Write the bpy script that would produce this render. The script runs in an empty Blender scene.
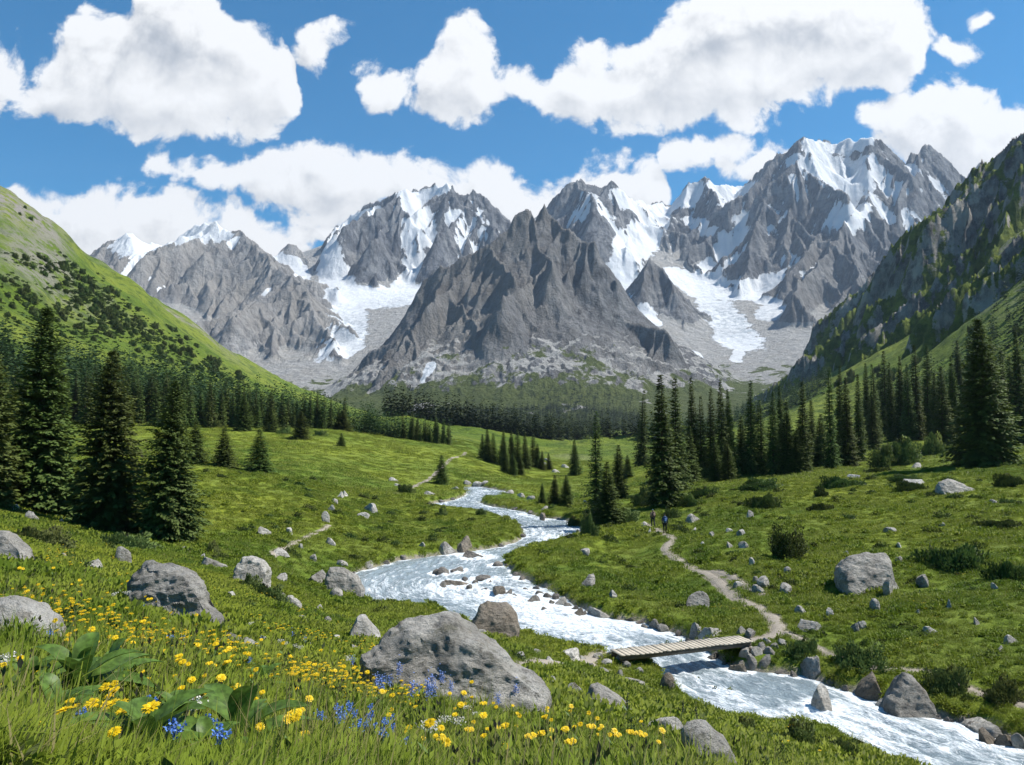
import bpy, bmesh, math, random
import numpy as np
from mathutils import Vector, Matrix

random.seed(7)
SC = bpy.context.scene
COL = SC.collection
F, CX, CY, HV = 804.0, 512.0, 382.5, 428.0
PITCH = math.atan((HV - CY) / F)
CT, ST = math.cos(PITCH), math.sin(PITCH)
CAMZ = 12.0

def at(u, v, Y):
    """A point of the place at depth Y metres north of the viewpoint, in direction of photo position (u, v)."""
    u = np.asarray(u, float); v = np.asarray(v, float); Y = np.asarray(Y, float)
    a = (u - CX) / F; b = (CY - v) / F
    dy = CT - b * ST; dz = ST + b * CT
    t = Y / dy
    return np.stack([a * t, Y + 0 * a, CAMZ + dz * t], -1)

def project(P):
    P = np.asarray(P, float)
    x = P[..., 0]; y = P[..., 1]; z = P[..., 2] - CAMZ
    d = y * CT + z * ST; h = -y * ST + z * CT
    return CX + F * x / d, CY - F * h / d

# ---------------------------------------------------------------- noise
def _hash(ix, iy, iz, seed):
    h = (ix.astype(np.int64) * 374761393 + iy.astype(np.int64) * 668265263 + iz * 2147483647 + seed * 1274126177) & 0xffffffff
    h = ((h ^ (h >> 13)) * 1274126177) & 0xffffffff
    return (h ^ (h >> 16)) & 0xffffffff

def pn(x, y, seed=0):
    x = np.asarray(x, float); y = np.asarray(y, float)
    xi = np.floor(x); yi = np.floor(y); fx = x - xi; fy = y - yi
    xi = xi.astype(np.int64); yi = yi.astype(np.int64)
    ux = fx * fx * fx * (fx * (fx * 6 - 15) + 10); uy = fy * fy * fy * (fy * (fy * 6 - 15) + 10)
    def g(dx, dy):
        a = _hash(xi + dx, yi + dy, 0, seed) * (2 * math.pi / 4294967296.0)
        return np.cos(a) * (fx - dx) + np.sin(a) * (fy - dy)
    n0 = g(0, 0) * (1 - ux) + g(1, 0) * ux
    n1 = g(0, 1) * (1 - ux) + g(1, 1) * ux
    return (n0 * (1 - uy) + n1 * uy) * 1.45

def fbm(x, y, oct=4, seed=0, gain=0.5, lac=2.03):
    s = 0; a = 1; t = 0
    for i in range(oct):
        s = s + a * pn(x, y, seed + i * 17); t += a
        x = x * lac + 3.7; y = y * lac + 1.3; a *= gain
    return s / t

def ridged(x, y, oct=4, seed=0, gain=0.5, lac=2.03):
    s = 0; a = 1; t = 0
    for i in range(oct):
        s = s + a * (1 - 2.2 * np.abs(pn(x, y, seed + i * 17))); t += a
        x = x * lac + 3.7; y = y * lac + 1.3; a *= gain
    return s / t

def sstep(a, b, x):
    t = np.clip((x - a) / (b - a), 0, 1)
    return t * t * (3 - 2 * t)

# ---------------------------------------------------------------- mesh building
def mesh_np(name, V, faces, attrs=None, smooth=True, mats=(), matidx=None):
    """faces: one (N,k) array or a list of such arrays."""
    if isinstance(faces, np.ndarray): faces = [faces]
    me = bpy.data.meshes.new(name)
    V = np.asarray(V, np.float32)
    me.vertices.add(len(V)); me.vertices.foreach_set('co', V.ravel())
    li = np.concatenate([f.ravel() for f in faces]).astype(np.int32)
    cnt = np.concatenate([np.full(len(f), f.shape[1]) for f in faces])
    st = np.concatenate([[0], np.cumsum(cnt)[:-1]]).astype(np.int32)
    me.loops.add(len(li)); me.loops.foreach_set('vertex_index', li)
    me.polygons.add(len(cnt)); me.polygons.foreach_set('loop_start', st)
    if smooth: me.polygons.foreach_set('use_smooth', np.ones(len(cnt), bool))
    for m in mats: me.materials.append(m)
    if matidx is not None: me.polygons.foreach_set('material_index', np.asarray(matidx, np.int32))
    me.update(calc_edges=True)
    for k, a in (attrs or {}).items():
        a = np.asarray(a, np.float32)
        if a.ndim == 1:
            at_ = me.attributes.new(k, 'FLOAT', 'POINT'); at_.data.foreach_set('value', a)
        else:
            at_ = me.attributes.new(k, 'FLOAT_VECTOR', 'POINT'); at_.data.foreach_set('vector', a.ravel())
    return me

def link(name, me, parent=None, loc=None, rot=None, scale=None):
    o = bpy.data.objects.new(name, me); COL.objects.link(o)
    if parent is not None: o.parent = parent
    if loc is not None: o.location = [float(c) for c in loc]
    if rot is not None: o.rotation_euler = [float(c) for c in rot]
    if scale is not None: o.scale = [float(c) for c in scale] if hasattr(scale, '__len__') else [float(scale)] * 3
    return o

def tag(o, label=None, cat=None, group=None, kind=None):
    if label: o['label'] = label
    if cat: o['category'] = cat
    if group: o['group'] = group
    if kind: o['kind'] = kind
    return o

def grid_faces(nr, nc):
    i = np.arange(nr - 1)[:, None] * nc + np.arange(nc - 1)[None]
    return np.stack([i, i + 1, i + nc + 1, i + nc], -1).reshape(-1, 4)

# ---------------------------------------------------------------- node helpers
class NT:
    def __init__(self, name):
        self.m = bpy.data.materials.new(name); self.m.use_nodes = True
        self.t = self.m.node_tree; self.t.nodes.clear()
        self.out = self.t.nodes.new('ShaderNodeOutputMaterial')
    def n(self, typ, **kw):
        nd = self.t.nodes.new(typ)
        for k, v in kw.items():
            if hasattr(nd, k): setattr(nd, k, v)
        return nd
    def put(self, sock, v):
        if hasattr(v, 'is_linked') or isinstance(v, bpy.types.NodeSocket): self.t.links.new(v, sock)
        elif v is not None: sock.default_value = v
    def math(self, op, a, b=None, c=None, clamp=False):
        nd = self.n('ShaderNodeMath', operation=op, use_clamp=clamp)
        self.put(nd.inputs[0], a)
        if b is not None: self.put(nd.inputs[1], b)
        if c is not None: self.put(nd.inputs[2], c)
        return nd.outputs[0]
    def vmath(self, op, a, b=None):
        nd = self.n('ShaderNodeVectorMath', operation=op)
        self.put(nd.inputs[0], a)
        if b is not None: self.put(nd.inputs[1], b)
        return nd.outputs['Value'] if op in ('LENGTH', 'DOT_PRODUCT', 'DISTANCE') else nd.outputs[0]
    def rng(self, x, a, b, c=0., d=1., smooth=True):
        nd = self.n('ShaderNodeMapRange', interpolation_type='SMOOTHSTEP' if smooth else 'LINEAR')
        for i, v in enumerate((x, a, b, c, d)): self.put(nd.inputs[i], v)
        return nd.outputs[0]
    def mix(self, f, a, b, mode='MIX'):
        nd = self.n('ShaderNodeMix', data_type='RGBA', blend_type=mode)
        self.put(nd.inputs[0], f); 
        for s, v in ((nd.inputs[6], a), (nd.inputs[7], b)):
            if isinstance(v, tuple) and len(v) == 3: v = v + (1,)
            self.put(s, v)
        return nd.outputs[2]
    def pos(self): return self.n('ShaderNodeNewGeometry').outputs['Position']
    def obj(self): return self.n('ShaderNodeTexCoord').outputs['Object']
    def attr(self, name, what='Fac'):
        nd = self.n('ShaderNodeAttribute', attribute_name=name); return nd.outputs[what]
    def scale(self, v, s):
        nd = self.n('ShaderNodeMapping'); self.put(nd.inputs[0], v); nd.inputs['Scale'].default_value = s if hasattr(s, '__len__') else (s, s, s)
        return nd.outputs[0]
    def noise(self, v, scale=1., detail=4., rough=.55, dist=0., out='Fac', typ='FBM'):
        nd = self.n('ShaderNodeTexNoise'); nd.noise_type = typ
        self.put(nd.inputs['Vector'], v); nd.inputs['Scale'].default_value = scale; nd.inputs['Detail'].default_value = detail
        nd.inputs['Roughness'].default_value = rough; nd.inputs['Distortion'].default_value = dist
        return nd.outputs[out]
    def voro(self, v, scale=1., feature='F1', out='Distance', rnd=1.):
        nd = self.n('ShaderNodeTexVoronoi', feature=feature); self.put(nd.inputs['Vector'], v); nd.inputs['Scale'].default_value = scale
        nd.inputs['Randomness'].default_value = rnd
        return nd.outputs[out]
    def bump(self, h, strength=.5, dist=1., normal=None):
        nd = self.n('ShaderNodeBump'); self.put(nd.inputs['Height'], h); nd.inputs['Strength'].default_value = strength; nd.inputs['Distance'].default_value = dist
        if normal is not None: self.put(nd.inputs['Normal'], normal)
        return nd.outputs[0]
    def bsdf(self, col, rough=.8, normal=None, spec=.3, **kw):
        nd = self.n('ShaderNodeBsdfPrincipled')
        if isinstance(col, tuple) and len(col) == 3: col = col + (1,)
        self.put(nd.inputs['Base Color'], col); self.put(nd.inputs['Roughness'], rough)
        nd.inputs['Specular IOR Level'].default_value = spec
        if normal is not None: self.put(nd.inputs['Normal'], normal)
        for k, v in kw.items(): self.put(nd.inputs[k], v)
        return nd.outputs[0]
    def finish(self, sh):
        self.t.links.new(sh, self.out.inputs['Surface']); return self.m

# ---------------------------------------------------------------- camera, sun, sky
cam_d = bpy.data.cameras.new('camera'); cam = bpy.data.objects.new('camera', cam_d); COL.objects.link(cam)
cam_d.sensor_fit = 'HORIZONTAL'; cam_d.sensor_width = 36; cam_d.lens = 36 * F / 1024
cam_d.clip_start = 0.05; cam_d.clip_end = 60000
cam.location = (0, 0, CAMZ); cam.rotation_euler = (math.pi / 2 + PITCH, 0, 0)
SC.camera = cam
SC.render.engine = 'CYCLES'
SC.cycles.use_denoising = True
SC.cycles.max_bounces = 5; SC.cycles.diffuse_bounces = 2; SC.cycles.glossy_bounces = 2; SC.cycles.transmission_bounces = 2
SC.cycles.transparent_max_bounces = 4; SC.cycles.volume_bounces = 0
SC.cycles.caustics_reflective = False; SC.cycles.caustics_refractive = False
SC.view_settings.view_transform = 'Standard'; SC.view_settings.look = 'None'; SC.view_settings.gamma = 1; SC.view_settings.exposure = .68

SUN_AZ, SUN_EL = math.radians(86), math.radians(54)       # azimuth clockwise from +Y (the view direction)
sd = Vector((math.sin(SUN_AZ) * math.cos(SUN_EL), math.cos(SUN_AZ) * math.cos(SUN_EL), math.sin(SUN_EL)))
sun_d = bpy.data.lights.new('sun', 'SUN'); sun_d.energy = 5.0; sun_d.angle = math.radians(.53); sun_d.color = (1, .955, .88)
sun = bpy.data.objects.new('sun', sun_d); COL.objects.link(sun)
sun.rotation_euler = (-sd).to_track_quat('-Z', 'Y').to_euler(); sun.location = (0, 0, 3000)
# ---------------------------------------------------------------- river bed plane and outline
RSL, RY0 = 0.0145, 40.0
def river_z(y): return 0.0 + RSL * (np.asarray(y, float) - RY0)
def on_river(u, v):
    """where the sight line through photo position (u,v) meets the sloping plane of the stream"""
    e = at(u, v, 1.0) - np.array([0, 0, CAMZ]); sl = e[..., 2]
    Y = (CAMZ + RSL * RY0) / (RSL - sl)
    return at(u, v, Y)
LEFT_BANK = [(462,487),(467,494),(458,498.5),(446,501.5),(424,504.5),(424,508),(445,510),(472,512.5),(500,518),(519,526),(526,535),(514,543),(489,548.5),
 (460,552.5),(424,557),(398,561),(372,568),(354,573),(346,583),(347,593),(358,605),(387,609),(435,611),(455,620),(480,630),(511,635),(540,642),(585,653),(610,658),
 (640,665),(657,669),(672,686),(690,702),(709,714),(739,723),(760,726),(795,729),(829,733),(874,756),(900,772),(960,800),(1060,830),(1300,860)]
RIGHT_BANK = [(1400,785),(1150,765),(1024,750),(1002,736),(968,723),(933,717),(892,709),(860,695),(829,684.5),(801,676),(760,671.5),(734,668),(712,655),(700,645),(689,639),
 (673,632),(654,627),(642,622),(607,618),(590,613),(572,603),(560,596),(545,588),(528,581),(511,572),(504,561),(511,554),(534,548),(562,543.5),(580,538),(580,529),(574,522.5),
 (560,519),(542,517.5),(525,512),(510,509),(490,505.5),(478,502.5),(484,500),(500,497),(512,493),(500,490),(480,486.5)]
RP = on_river(*np.array(LEFT_BANK + RIGHT_BANK).T)[:, :2]

def poly_sd(x, y, P):
    """signed distance to polygon P, negative inside"""
    x = np.asarray(x, float); y = np.asarray(y, float)
    d2 = np.full(x.shape, 1e18); ins = np.zeros(x.shape, bool)
    n = len(P)
    for i in range(n):
        a = P[i]; b = P[(i + 1) % n]; e = b - a
        wx = x - a[0]; wy = y - a[1]
        t = np.clip((wx * e[0] + wy * e[1]) / (e @ e + 1e-12), 0, 1)
        d2 = np.minimum(d2, (wx - t * e[0]) ** 2 + (wy - t * e[1]) ** 2)
        c = ((a[1] <= y) & (b[1] > y)) | ((b[1] <= y) & (a[1] > y))
        with np.errstate(divide='ignore', invalid='ignore'):
            xi = a[0] + (y - a[1]) / (b[1] - a[1]) * e[0] if b[1] != a[1] else np.full(x.shape, 1e18)
        ins ^= c & (x < xi)
    d = np.sqrt(d2)
    return np.where(ins, -d, d)

def seg_dist(x, y, P):
    d2 = np.full(np.shape(x), 1e18)
    for a, b in zip(P[:-1], P[1:]):
        e = b - a; wx = x - a[0]; wy = y - a[1]
        t = np.clip((wx * e[0] + wy * e[1]) / (e @ e + 1e-12), 0, 1)
        d2 = np.minimum(d2, (wx - t * e[0]) ** 2 + (wy - t * e[1]) ** 2)
    return np.sqrt(d2)

# ---------------------------------------------------------------- ground control points: photo column, row, depth in metres
CTRL = """
-300 765 3 ; -300 640 8 ; -300 560 18 ; -300 500 40 ; -300 450 80 ; -300 380 200 ; -300 200 400 ; -300 90 620 ; -300 110 800
-150 765 3.3 ; -150 670 6 ; -150 600 10.5 ; -150 540 23 ; -150 505 45 ; -150 470 80 ; -150 420 180 ; -150 300 350 ; -150 132 600 ; -150 150 800
0 765 3.6 ; 0 700 5.2 ; 0 640 8 ; 0 600 11.5 ; 0 560 19 ; 0 535 30 ; 0 515 52 ; 0 490 85 ; 0 440 160; 0 400 260 ; 0 300 420 ; 0 235 520 ; 0 191 610 ; 0 215 800
100 765 3.8 ; 100 700 5.6 ; 100 650 8.5 ; 100 610 13 ; 100 580 20 ; 100 560 31 ; 100 545 46 ; 100 528 64 ; 100 480 105 ; 100 430 190 ; 100 400 280
60 225 640 ; 60 250 800 ; 60 300 520 ; 130 280 750 ; 130 305 950 ; 130 340 520 ; 130 385 350 ; 195 328 900 ; 195 350 1150 ; 200 375 560 ; 200 405 330 ; 250 365 1080 ; 250 385 1350 ; 250 400 600 ; 330 402 1350 ; 330 420 700
200 765 4.2 ; 200 700 6.5 ; 200 650 10.5 ; 200 620 17 ; 200 600 25 ; 200 580 36 ; 200 560 48 ; 200 540 62 ; 200 500 84 ; 195 464 112 ; 200 440 160 ; 200 420 240
260 580 43 ; 260 560 55 ; 260 530 72 ; 270 473 115 ; 270 468 128 ; 270 445 165 ; 300 540 70 ; 300 500 92 ; 300 477 116 ; 320 465 140 ; 320 440 185 ; 330 427 235 ; 330 424 300 
330 765 5 ; 330 700 9.5 ; 330 650 20 ; 330 620 36 ; 330 600 50 ; 335 575 58 ; 330 550 68
330 484 116 ; 380 560 64.5 ; 400 540 78 ; 400 520 92 ; 400 500 113 ; 400 480 140 ; 390 462 168 ; 400 445 205 ; 430 434 265 ; 420 428 420 ; 460 443 240 ; 470 455 200
455 765 6 ; 455 720 9.5 ; 455 690 14 ; 455 660 21.5 ; 455 640 31 ; 455 625 43 ; 450 540 78 ; 450 513 103
600 765 7.5 ; 600 730 12 ; 600 700 19 ; 600 680 26 ; 600 665 35 ; 600 657 42 ; 700 765 9.5 ; 700 740 15 ; 700 720 24 ; 800 765 13 ; 800 745 22 ; 900 800 14 ; 1000 850 12 ; 1150 900 10
500 478 165 ; 540 468 215 ; 520 452 300 ; 560 455 290 ; 590 447 450 ; 520 442 600; 600 441 750 ; 560 438 1000 ; 660 440 750 ; 480 438 600 ; 440 433 900 ; 500 434 1500 ; 600 434 1500 ; 400 432 1500
560 565 65 ; 600 570 64 ; 600 600 54 ; 640 600 55 ; 640 570 65 ; 640 550 74 ; 600 530 85 ; 610 515 97 ; 540 505 118 ; 560 490 150 ; 610 480 165 ; 610 460 270
652 529 83 ; 665 534 75 ; 690 545 71 ; 720 570 60 ; 750 600 51 ; 780 630 44.5 ; 720 640 46 ; 680 610 52 ; 755 655 41
680 518 89 ; 640 510 98 ; 700 500 102 ; 720 480 128 ; 690 468 155 ; 740 540 69 ; 760 500 92 ; 760 470 155 ; 800 600 50 ; 800 560 60 ; 800 520 76 ; 800 490 100 ; 800 474 128 ; 830 462 165
860 640 41 ; 860 600 48.5 ; 860 560 58 ; 860 520 74 ; 860 482 104 ; 940 680 35 ; 940 640 40.5 ; 940 600 47 ; 940 560 56 ; 940 520 70 ; 940 490 88 ; 940 464 122 ; 900 455 170 ; 985 454 145
1024 720 31.5 ; 1024 680 34.5 ; 1024 640 39 ; 1024 600 45 ; 1024 560 53 ; 1024 500 76 ; 1024 465 106 ; 1024 445 180 ; 1150 700 32 ; 1150 600 44 ; 1150 520 62 ; 1150 460 95 ; 1150 400 180 ; 1350 700 31 ; 1350 560 48 ; 1350 420 110 ; 1350 250 300
900 425 300 ; 1000 405 300 ; 850 432 400 ; 760 432 650 ; 700 436 800 ; 820 400 700 ; 900 362 680 ; 960 312 680 ; 1014 250 690 ; 1100 200 640 ; 1350 100 600 ; 900 335 850 ; 1000 250 850 ; 1100 150 900 ; 830 375 1000 ; 780 400 1300 ; 760 412 1600 ; 830 385 1600 ; 1000 260 1300
700 432 2500 ; 500 432 2500 ; 300 430 2500 ; 100 380 2500 ; -150 330 1500; -300 300 1600 ; 0 340 1500 ; 900 380 2500 ; 1100 330 2500 ; 1350 300 2500 ; 150 370 1700 
-300 820 1.5 ; 0 850 2 ; 200 860 2 ; 500 870 2.5 ; 800 870 4 ; -300 1100 0.8 ; 500 1200 0.8 ; 1100 1100 2.5 ; 1500 950 5
"""
_c = np.array([[float(k) for k in s.split()] for ln in CTRL.strip().splitlines() for s in ln.split(';')])
_CP = at(_c[:, 0], _c[:, 1], _c[:, 2])
APX = 6.0
KP = 4.5
def _pq(x, y):
    yy = np.maximum(np.asarray(y, float) + APX, .6)
    return np.asarray(x, float) / yy * KP, np.log(yy), yy
# stepping back behind the viewpoint the meadow stays level
_bk = np.array([[-9, -3, 10.6], [0, -3, 10.6], [9, -4, 9.4], [-4, -5, 10.8], [4, -5, 10.2]])
_CP = np.concatenate([_CP, _bk])
_p, _q, _yy = _pq(_CP[:, 0], _CP[:, 1])
_w = (_CP[:, 2] - CAMZ) / _yy
_C2 = 0.12 ** 2
def _phi(dx, dy): return np.sqrt(dx * dx + dy * dy + _C2)
_n = len(_p)
_A = np.zeros((_n + 3, _n + 3))
_A[:_n, :_n] = _phi(_p[:, None] - _p[None], _q[:, None] - _q[None]) - np.eye(_n) * 0.02
_A[:_n, _n] = 1; _A[:_n, _n + 1] = _p; _A[:_n, _n + 2] = _q
_A[_n:, :_n] = _A[:_n, _n:].T
_sol = np.linalg.solve(_A, np.concatenate([_w, np.zeros(3)]))

def H_base(x, y):
    x = np.asarray(x, float); y = np.asarray(y, float); sh = x.shape
    p, q, yy = _pq(x.ravel(), y.ravel())
    w = _sol[_n] + _sol[_n + 1] * p + _sol[_n + 2] * q
    for i in range(_n): w = w + _sol[i] * _phi(p - _p[i], q - _q[i])
    return (CAMZ + w * yy).reshape(sh)

# paths: photo positions walked along the ground (depths follow from the ground itself, below)
PATH_PX = [(751,642),(762,640),(775,636),(781,630),(776,622),(764,612),(748,602),(735,594),(722,586),(712,578),(700,570),(688,565),(676,558),(667,552),(666,546),(672,541),(675,538),(668,535),(660,531),(653,528),(645,524)]
PATH2_PX = [(786,631),(806,637),(835,645),(862,651),(890,655),(915,658),(940,666),(965,676),(990,684),(1015,689),(1060,697),(1120,705)]
PATH3_PX = [(615,652),(590,656),(560,662),(530,664),(500,668),(470,664)]
PATH4_PX = [(396,493),(415,486),(430,478),(442,466),(450,459),(462,455),(466,452)]
PATH5_PX = [(693,568),(708,571),(722,573),(738,582),(752,588),(764,592)]
PATH6_PX = [(272,551),(285,545),(300,540),(318,532),(330,526)]
PATHS = []
def ray_ground(u, v, ymin=1.5, ymax=1500., H=None):
    """first point of the ground met looking through photo position (u,v)"""
    H = H or H_base
    u = np.atleast_1d(np.asarray(u, float)); v = np.atleast_1d(np.asarray(v, float))
    Ys = np.exp(np.linspace(math.log(ymin), math.log(ymax), 420))
    out = np.zeros((len(u), 3))
    for s in range(0, len(u), 400):
        P = at(u[s:s + 400, None], v[s:s + 400, None], Ys[None])
        d = P[..., 2] - H(P[..., 0], P[..., 1])
        hit = d <= 0
        k = np.where(hit.any(1), hit.argmax(1), len(Ys) - 1); k = np.maximum(k, 1)
        r = np.arange(len(k)); d0 = d[r, k - 1]; d1 = d[r, k]
        t = np.where(hit.any(1), d0 / (d0 - d1 + 1e-9), 1.0)
        Y = Ys[k - 1] + (Ys[k] - Ys[k - 1]) * np.clip(t, 0, 1)
        Q = at(u[s:s + 400], v[s:s + 400], Y); Q[:, 2] = H(Q[:, 0], Q[:, 1]); out[s:s + 400] = Q
    return out

def H_hum(x, y):
    """hummocks and small terraces of the meadow"""
    r = np.sqrt(x * x + y * y)
    n1 = fbm(x / 5.5, y / 5.5, 3, 11); n2 = fbm(x / 1.7, y / 1.7, 3, 23); n3 = fbm(x / 22, y / 22, 3, 31)
    n4 = fbm(x / 90, y / 90, 4, 41); n5 = ridged(x / 60 + .3 * n4, y / 60, 4, 47)
    near = sstep(3, 14, r)
    far = sstep(120, 420, r); steep = sstep(300, 600, r)
    return near * (.34 * n1 * sstep(8, 40, r) + .1 * n2) + sstep(40, 110, r) * .45 * n3 + far * 2.6 * n4 + steep * (9 * n4 + 4.0 * n5)

def H0(x, y):
    h = H_base(x, y) + H_hum(x, y)
    return h

def _mkpaths():
    for px, w in ((PATH_PX, .40), (PATH2_PX, .24), (PATH3_PX, .5), (PATH4_PX, .34), (PATH5_PX, .26), (PATH6_PX, .22)):
        P = ray_ground(*np.array(px).T)
        # resample smoothly
        t = np.concatenate([[0], np.cumsum(np.linalg.norm(np.diff(P[:, :2], axis=0), axis=1))])
        n = max(int(t[-1] / .35), 8); tt = np.linspace(0, t[-1], n)
        Q = np.stack([np.interp(tt, t, P[:, k]) for k in range(2)], -1)
        for _ in range(8): Q[1:-1] = (Q[:-2] + 2 * Q[1:-1] + Q[2:]) / 4
        PATHS.append((Q, w))
_mkpaths()

def bank_info(x, y):
    return poly_sd(x, y, RP)

BX0, BX1 = RP[:, 0].min() - 9, RP[:, 0].max() + 9
BY0, BY1 = RP[:, 1].min() - 9, RP[:, 1].max() + 9
def H_full(x, y, want=False):
    x = np.asarray(x, float); y = np.asarray(y, float); sh = x.shape
    x = x.ravel(); y = y.ravel()
    h = H0(x, y)
    sdv = np.full(x.shape, 99.)
    m = (x > BX0) & (x < BX1) & (y > BY0) & (y < BY1)
    if m.any():
        xm = x[m]; ym = y[m]
        wob = .35 * fbm(xm / 2.2, ym / 2.2, 3, 61) * np.clip(ym / 40, .5, 1.6)
        s = bank_info(xm, ym) + wob
        sdv[m] = s
        rz = river_z(ym)
        # bank: water edge at 0, a low undercut turf edge, then the meadow takes over
        bank = rz - .12 + .62 * sstep(-.15, .75, s) + .11 * np.clip(s, 0, 8)
        k = sstep(1.0, 8.0, s)
        hm = h[m]
        up = bank + (hm - bank) * k
        up = np.maximum(up, np.where(s > .3, rz + .25 * sstep(.3, 1.5, s), -99))
        hh = np.where(s < 0, rz - .12 - .5 * sstep(0, -1.2, s), up)
        h[m] = hh
    pd = np.full(x.shape, 99.)
    for Q, w in PATHS:
        q0 = Q.min(0) - 2; q1 = Q.max(0) + 2
        m = (x > q0[0]) & (x < q1[0]) & (y > q0[1]) & (y < q1[1])
        if m.any():
            d = seg_dist(x[m], y[m], Q) - w
            pd[m] = np.minimum(pd[m], d)
    h = h - .06 * (1 - sstep(-.1, .35, pd))
    if want: return h.reshape(sh), sdv.reshape(sh), pd.reshape(sh)
    return h.reshape(sh)

# ---------------------------------------------------------------- ground sheet
def m_ground():
    g = NT('meadow'); P = g.pos()
    n_big = g.noise(P, .035, 4, .6); n_mid = g.noise(P, .28, 4, .6); n_fine = g.noise(P, 2.6, 5, .7); n_vf = g.noise(P, 14, 3, .7)
    c = g.mix(g.rng(n_big, .35, .65), (.11, .165, .015), (.24, .275, .025))
    c = g.mix(g.rng(n_mid, .42, .68), c, (.155, .195, .03))
    c = g.mix(g.rng(n_mid, .5, .3, 0, .75), c, (.075, .125, .013))
    c = g.mix(g.rng(n_fine, .42, .72, 0, .8), c, (.07, .115, .013))
    c = g.mix(g.rng(n_vf, .6, .8, 0, .35), c, (.16, .18, .05))
    # hillside greens take over with distance
    far = g.attr('far')
    hill = g.mix(g.rng(g.noise(P, .012, 5, .62), .40, .62), (.10, .155, .015), (.175, .215, .028))
    hill = g.mix(g.rng(g.noise(P, .09, 5, .65), .46, .66, 0, .85), hill, (.045, .080, .012))
    hill = g.mix(g.rng(g.noise(P, .35, 3, .65), .55, .75, 0, .6), hill, (.045, .072, .014))
    c = g.mix(far, c, hill)
    # bare stony patches
    rock = g.attr('rock')
    rn = g.math('MULTIPLY', rock, g.rng(g.noise(P, .11, 6, .72), .40, .56))
    rc = g.mix(g.noise(P, .5, 5, .75), (.13, .12, .105), (.36, .335, .30))
    c = g.mix(rn, c, rc)
    dirt = g.attr('dirt')
    dn = g.rng(g.math('ADD', dirt, g.math('MULTIPLY', g.math('SUBTRACT', n_fine, .5), .9)), .35, .75)
    dc = g.mix(g.noise(P, 9, 4, .7), (.16, .13, .095), (.40, .36, .30))
    c = g.mix(dn, c, dc)
    yel = g.attr('bloom')
    c = g.mix(g.math('MULTIPLY', yel, g.rng(g.noise(P, 5.5, 3, .8), .58, .66)), c, (.45, .32, .015))
    h = g.math('ADD', g.math('MULTIPLY', n_fine, 1.), g.math('MULTIPLY', n_vf, .35))
    hb = g.bump(h, .9, .22)
    hb = g.bump(g.math('MULTIPLY', g.noise(P, .25, 5, .7), far), .8, 5.0, hb)
    return g.finish(g.bsdf(c, .85, hb, .15))

def build_ground():
    pc = np.concatenate([np.linspace(-2.6, -.8, 60)[:-1], np.linspace(-.8, .8, 900), np.linspace(.8, 2.6, 60)[1:]])
    q = np.concatenate([np.linspace(math.log(1.2), math.log(9), 120)[:-1], np.linspace(math.log(9), math.log(170), 520)[:-1], np.linspace(math.log(170), math.log(2600), 330)])
    yy = np.exp(q)
    X = pc[None] * yy[:, None]; Y = np.repeat((yy - APX)[:, None], len(pc), 1)
    Z, sdv, pd = H_full(X, Y, True)
    r = np.sqrt(X * X + Y * Y)
    far = sstep(170, 320, r)
    dirt = np.maximum(1 - sstep(-.2, .45, pd), .75 * (1 - sstep(.0, .9, sdv)))
    Pm = at(545, 664, 36); dirt = np.maximum(dirt, .62 * (1 - sstep(2, 7, np.hypot((X - Pm[0]) / 1.4, Y - Pm[1]))))
    Pm = at(575, 462, 280); dirt = np.maximum(dirt, .45 * (1 - sstep(4, 16, np.hypot((X - Pm[0]) / 1.2, (Y - Pm[1]) / 3))))
    # stony ground high on the left slope and in bands down it
    zz = Z
    rock = far * (sstep(.35, .8, ridged(X / 120 + .2, Y / 260, 4, 91)) * .9 + sstep(0, 1, np.clip((zz - 150) / 60, 0, 1)) * .75) * sstep(60, 120, zz)
    rock = np.where(X > 0, rock * .8 * sstep(.2, .6, fbm(X / 60, Y / 60, 3, 5) + .5), rock)
    bl = 0 * X
    for (u, v, Yd, rx, ry) in ((310, 464, 138, 14, 12), (230, 500, 84, 12, 8), (625, 573, 63, 3.2, 4), (850, 500, 95, 16, 7), (800, 488, 105, 14, 6), (400, 520, 92, 12, 8), (120, 515, 75, 14, 8)):
        Pc = at(u, v, Yd); bl = np.maximum(bl, 1 - sstep(.5, 1.2, np.hypot((X - Pc[0]) / rx, (Y - Pc[1]) / ry)))
    V = np.stack([X, Y, Z], -1).reshape(-1, 3)
    Fc = grid_faces(*X.shape)
    at_ = dict(far=far.ravel(), dirt=dirt.ravel(), rock=rock.ravel(), bloom=bl.ravel())
    mat = m_ground()
    yc = Y.ravel()[Fc[:, 0]]; xc = X.ravel()[Fc[:, 0]]
    own = np.where(yc < 230, 0, np.where(xc < -0.12 * yc, 1, np.where(xc > .22 * yc, 2, 0)))
    for k, nm in ((0, 'ground'), (1, 'hillside'), (2, 'hillside')):
        fs = Fc[own == k]
        used, inv = np.unique(fs, return_inverse=True)
        me = mesh_np(nm, V[used], inv.reshape(-1, 4), {a: b[used] for a, b in at_.items()}, True, [mat])
        o = link(nm, me); tag(o, kind='structure')
    # path ribbons, slightly above the trodden ground
build_ground()

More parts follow.
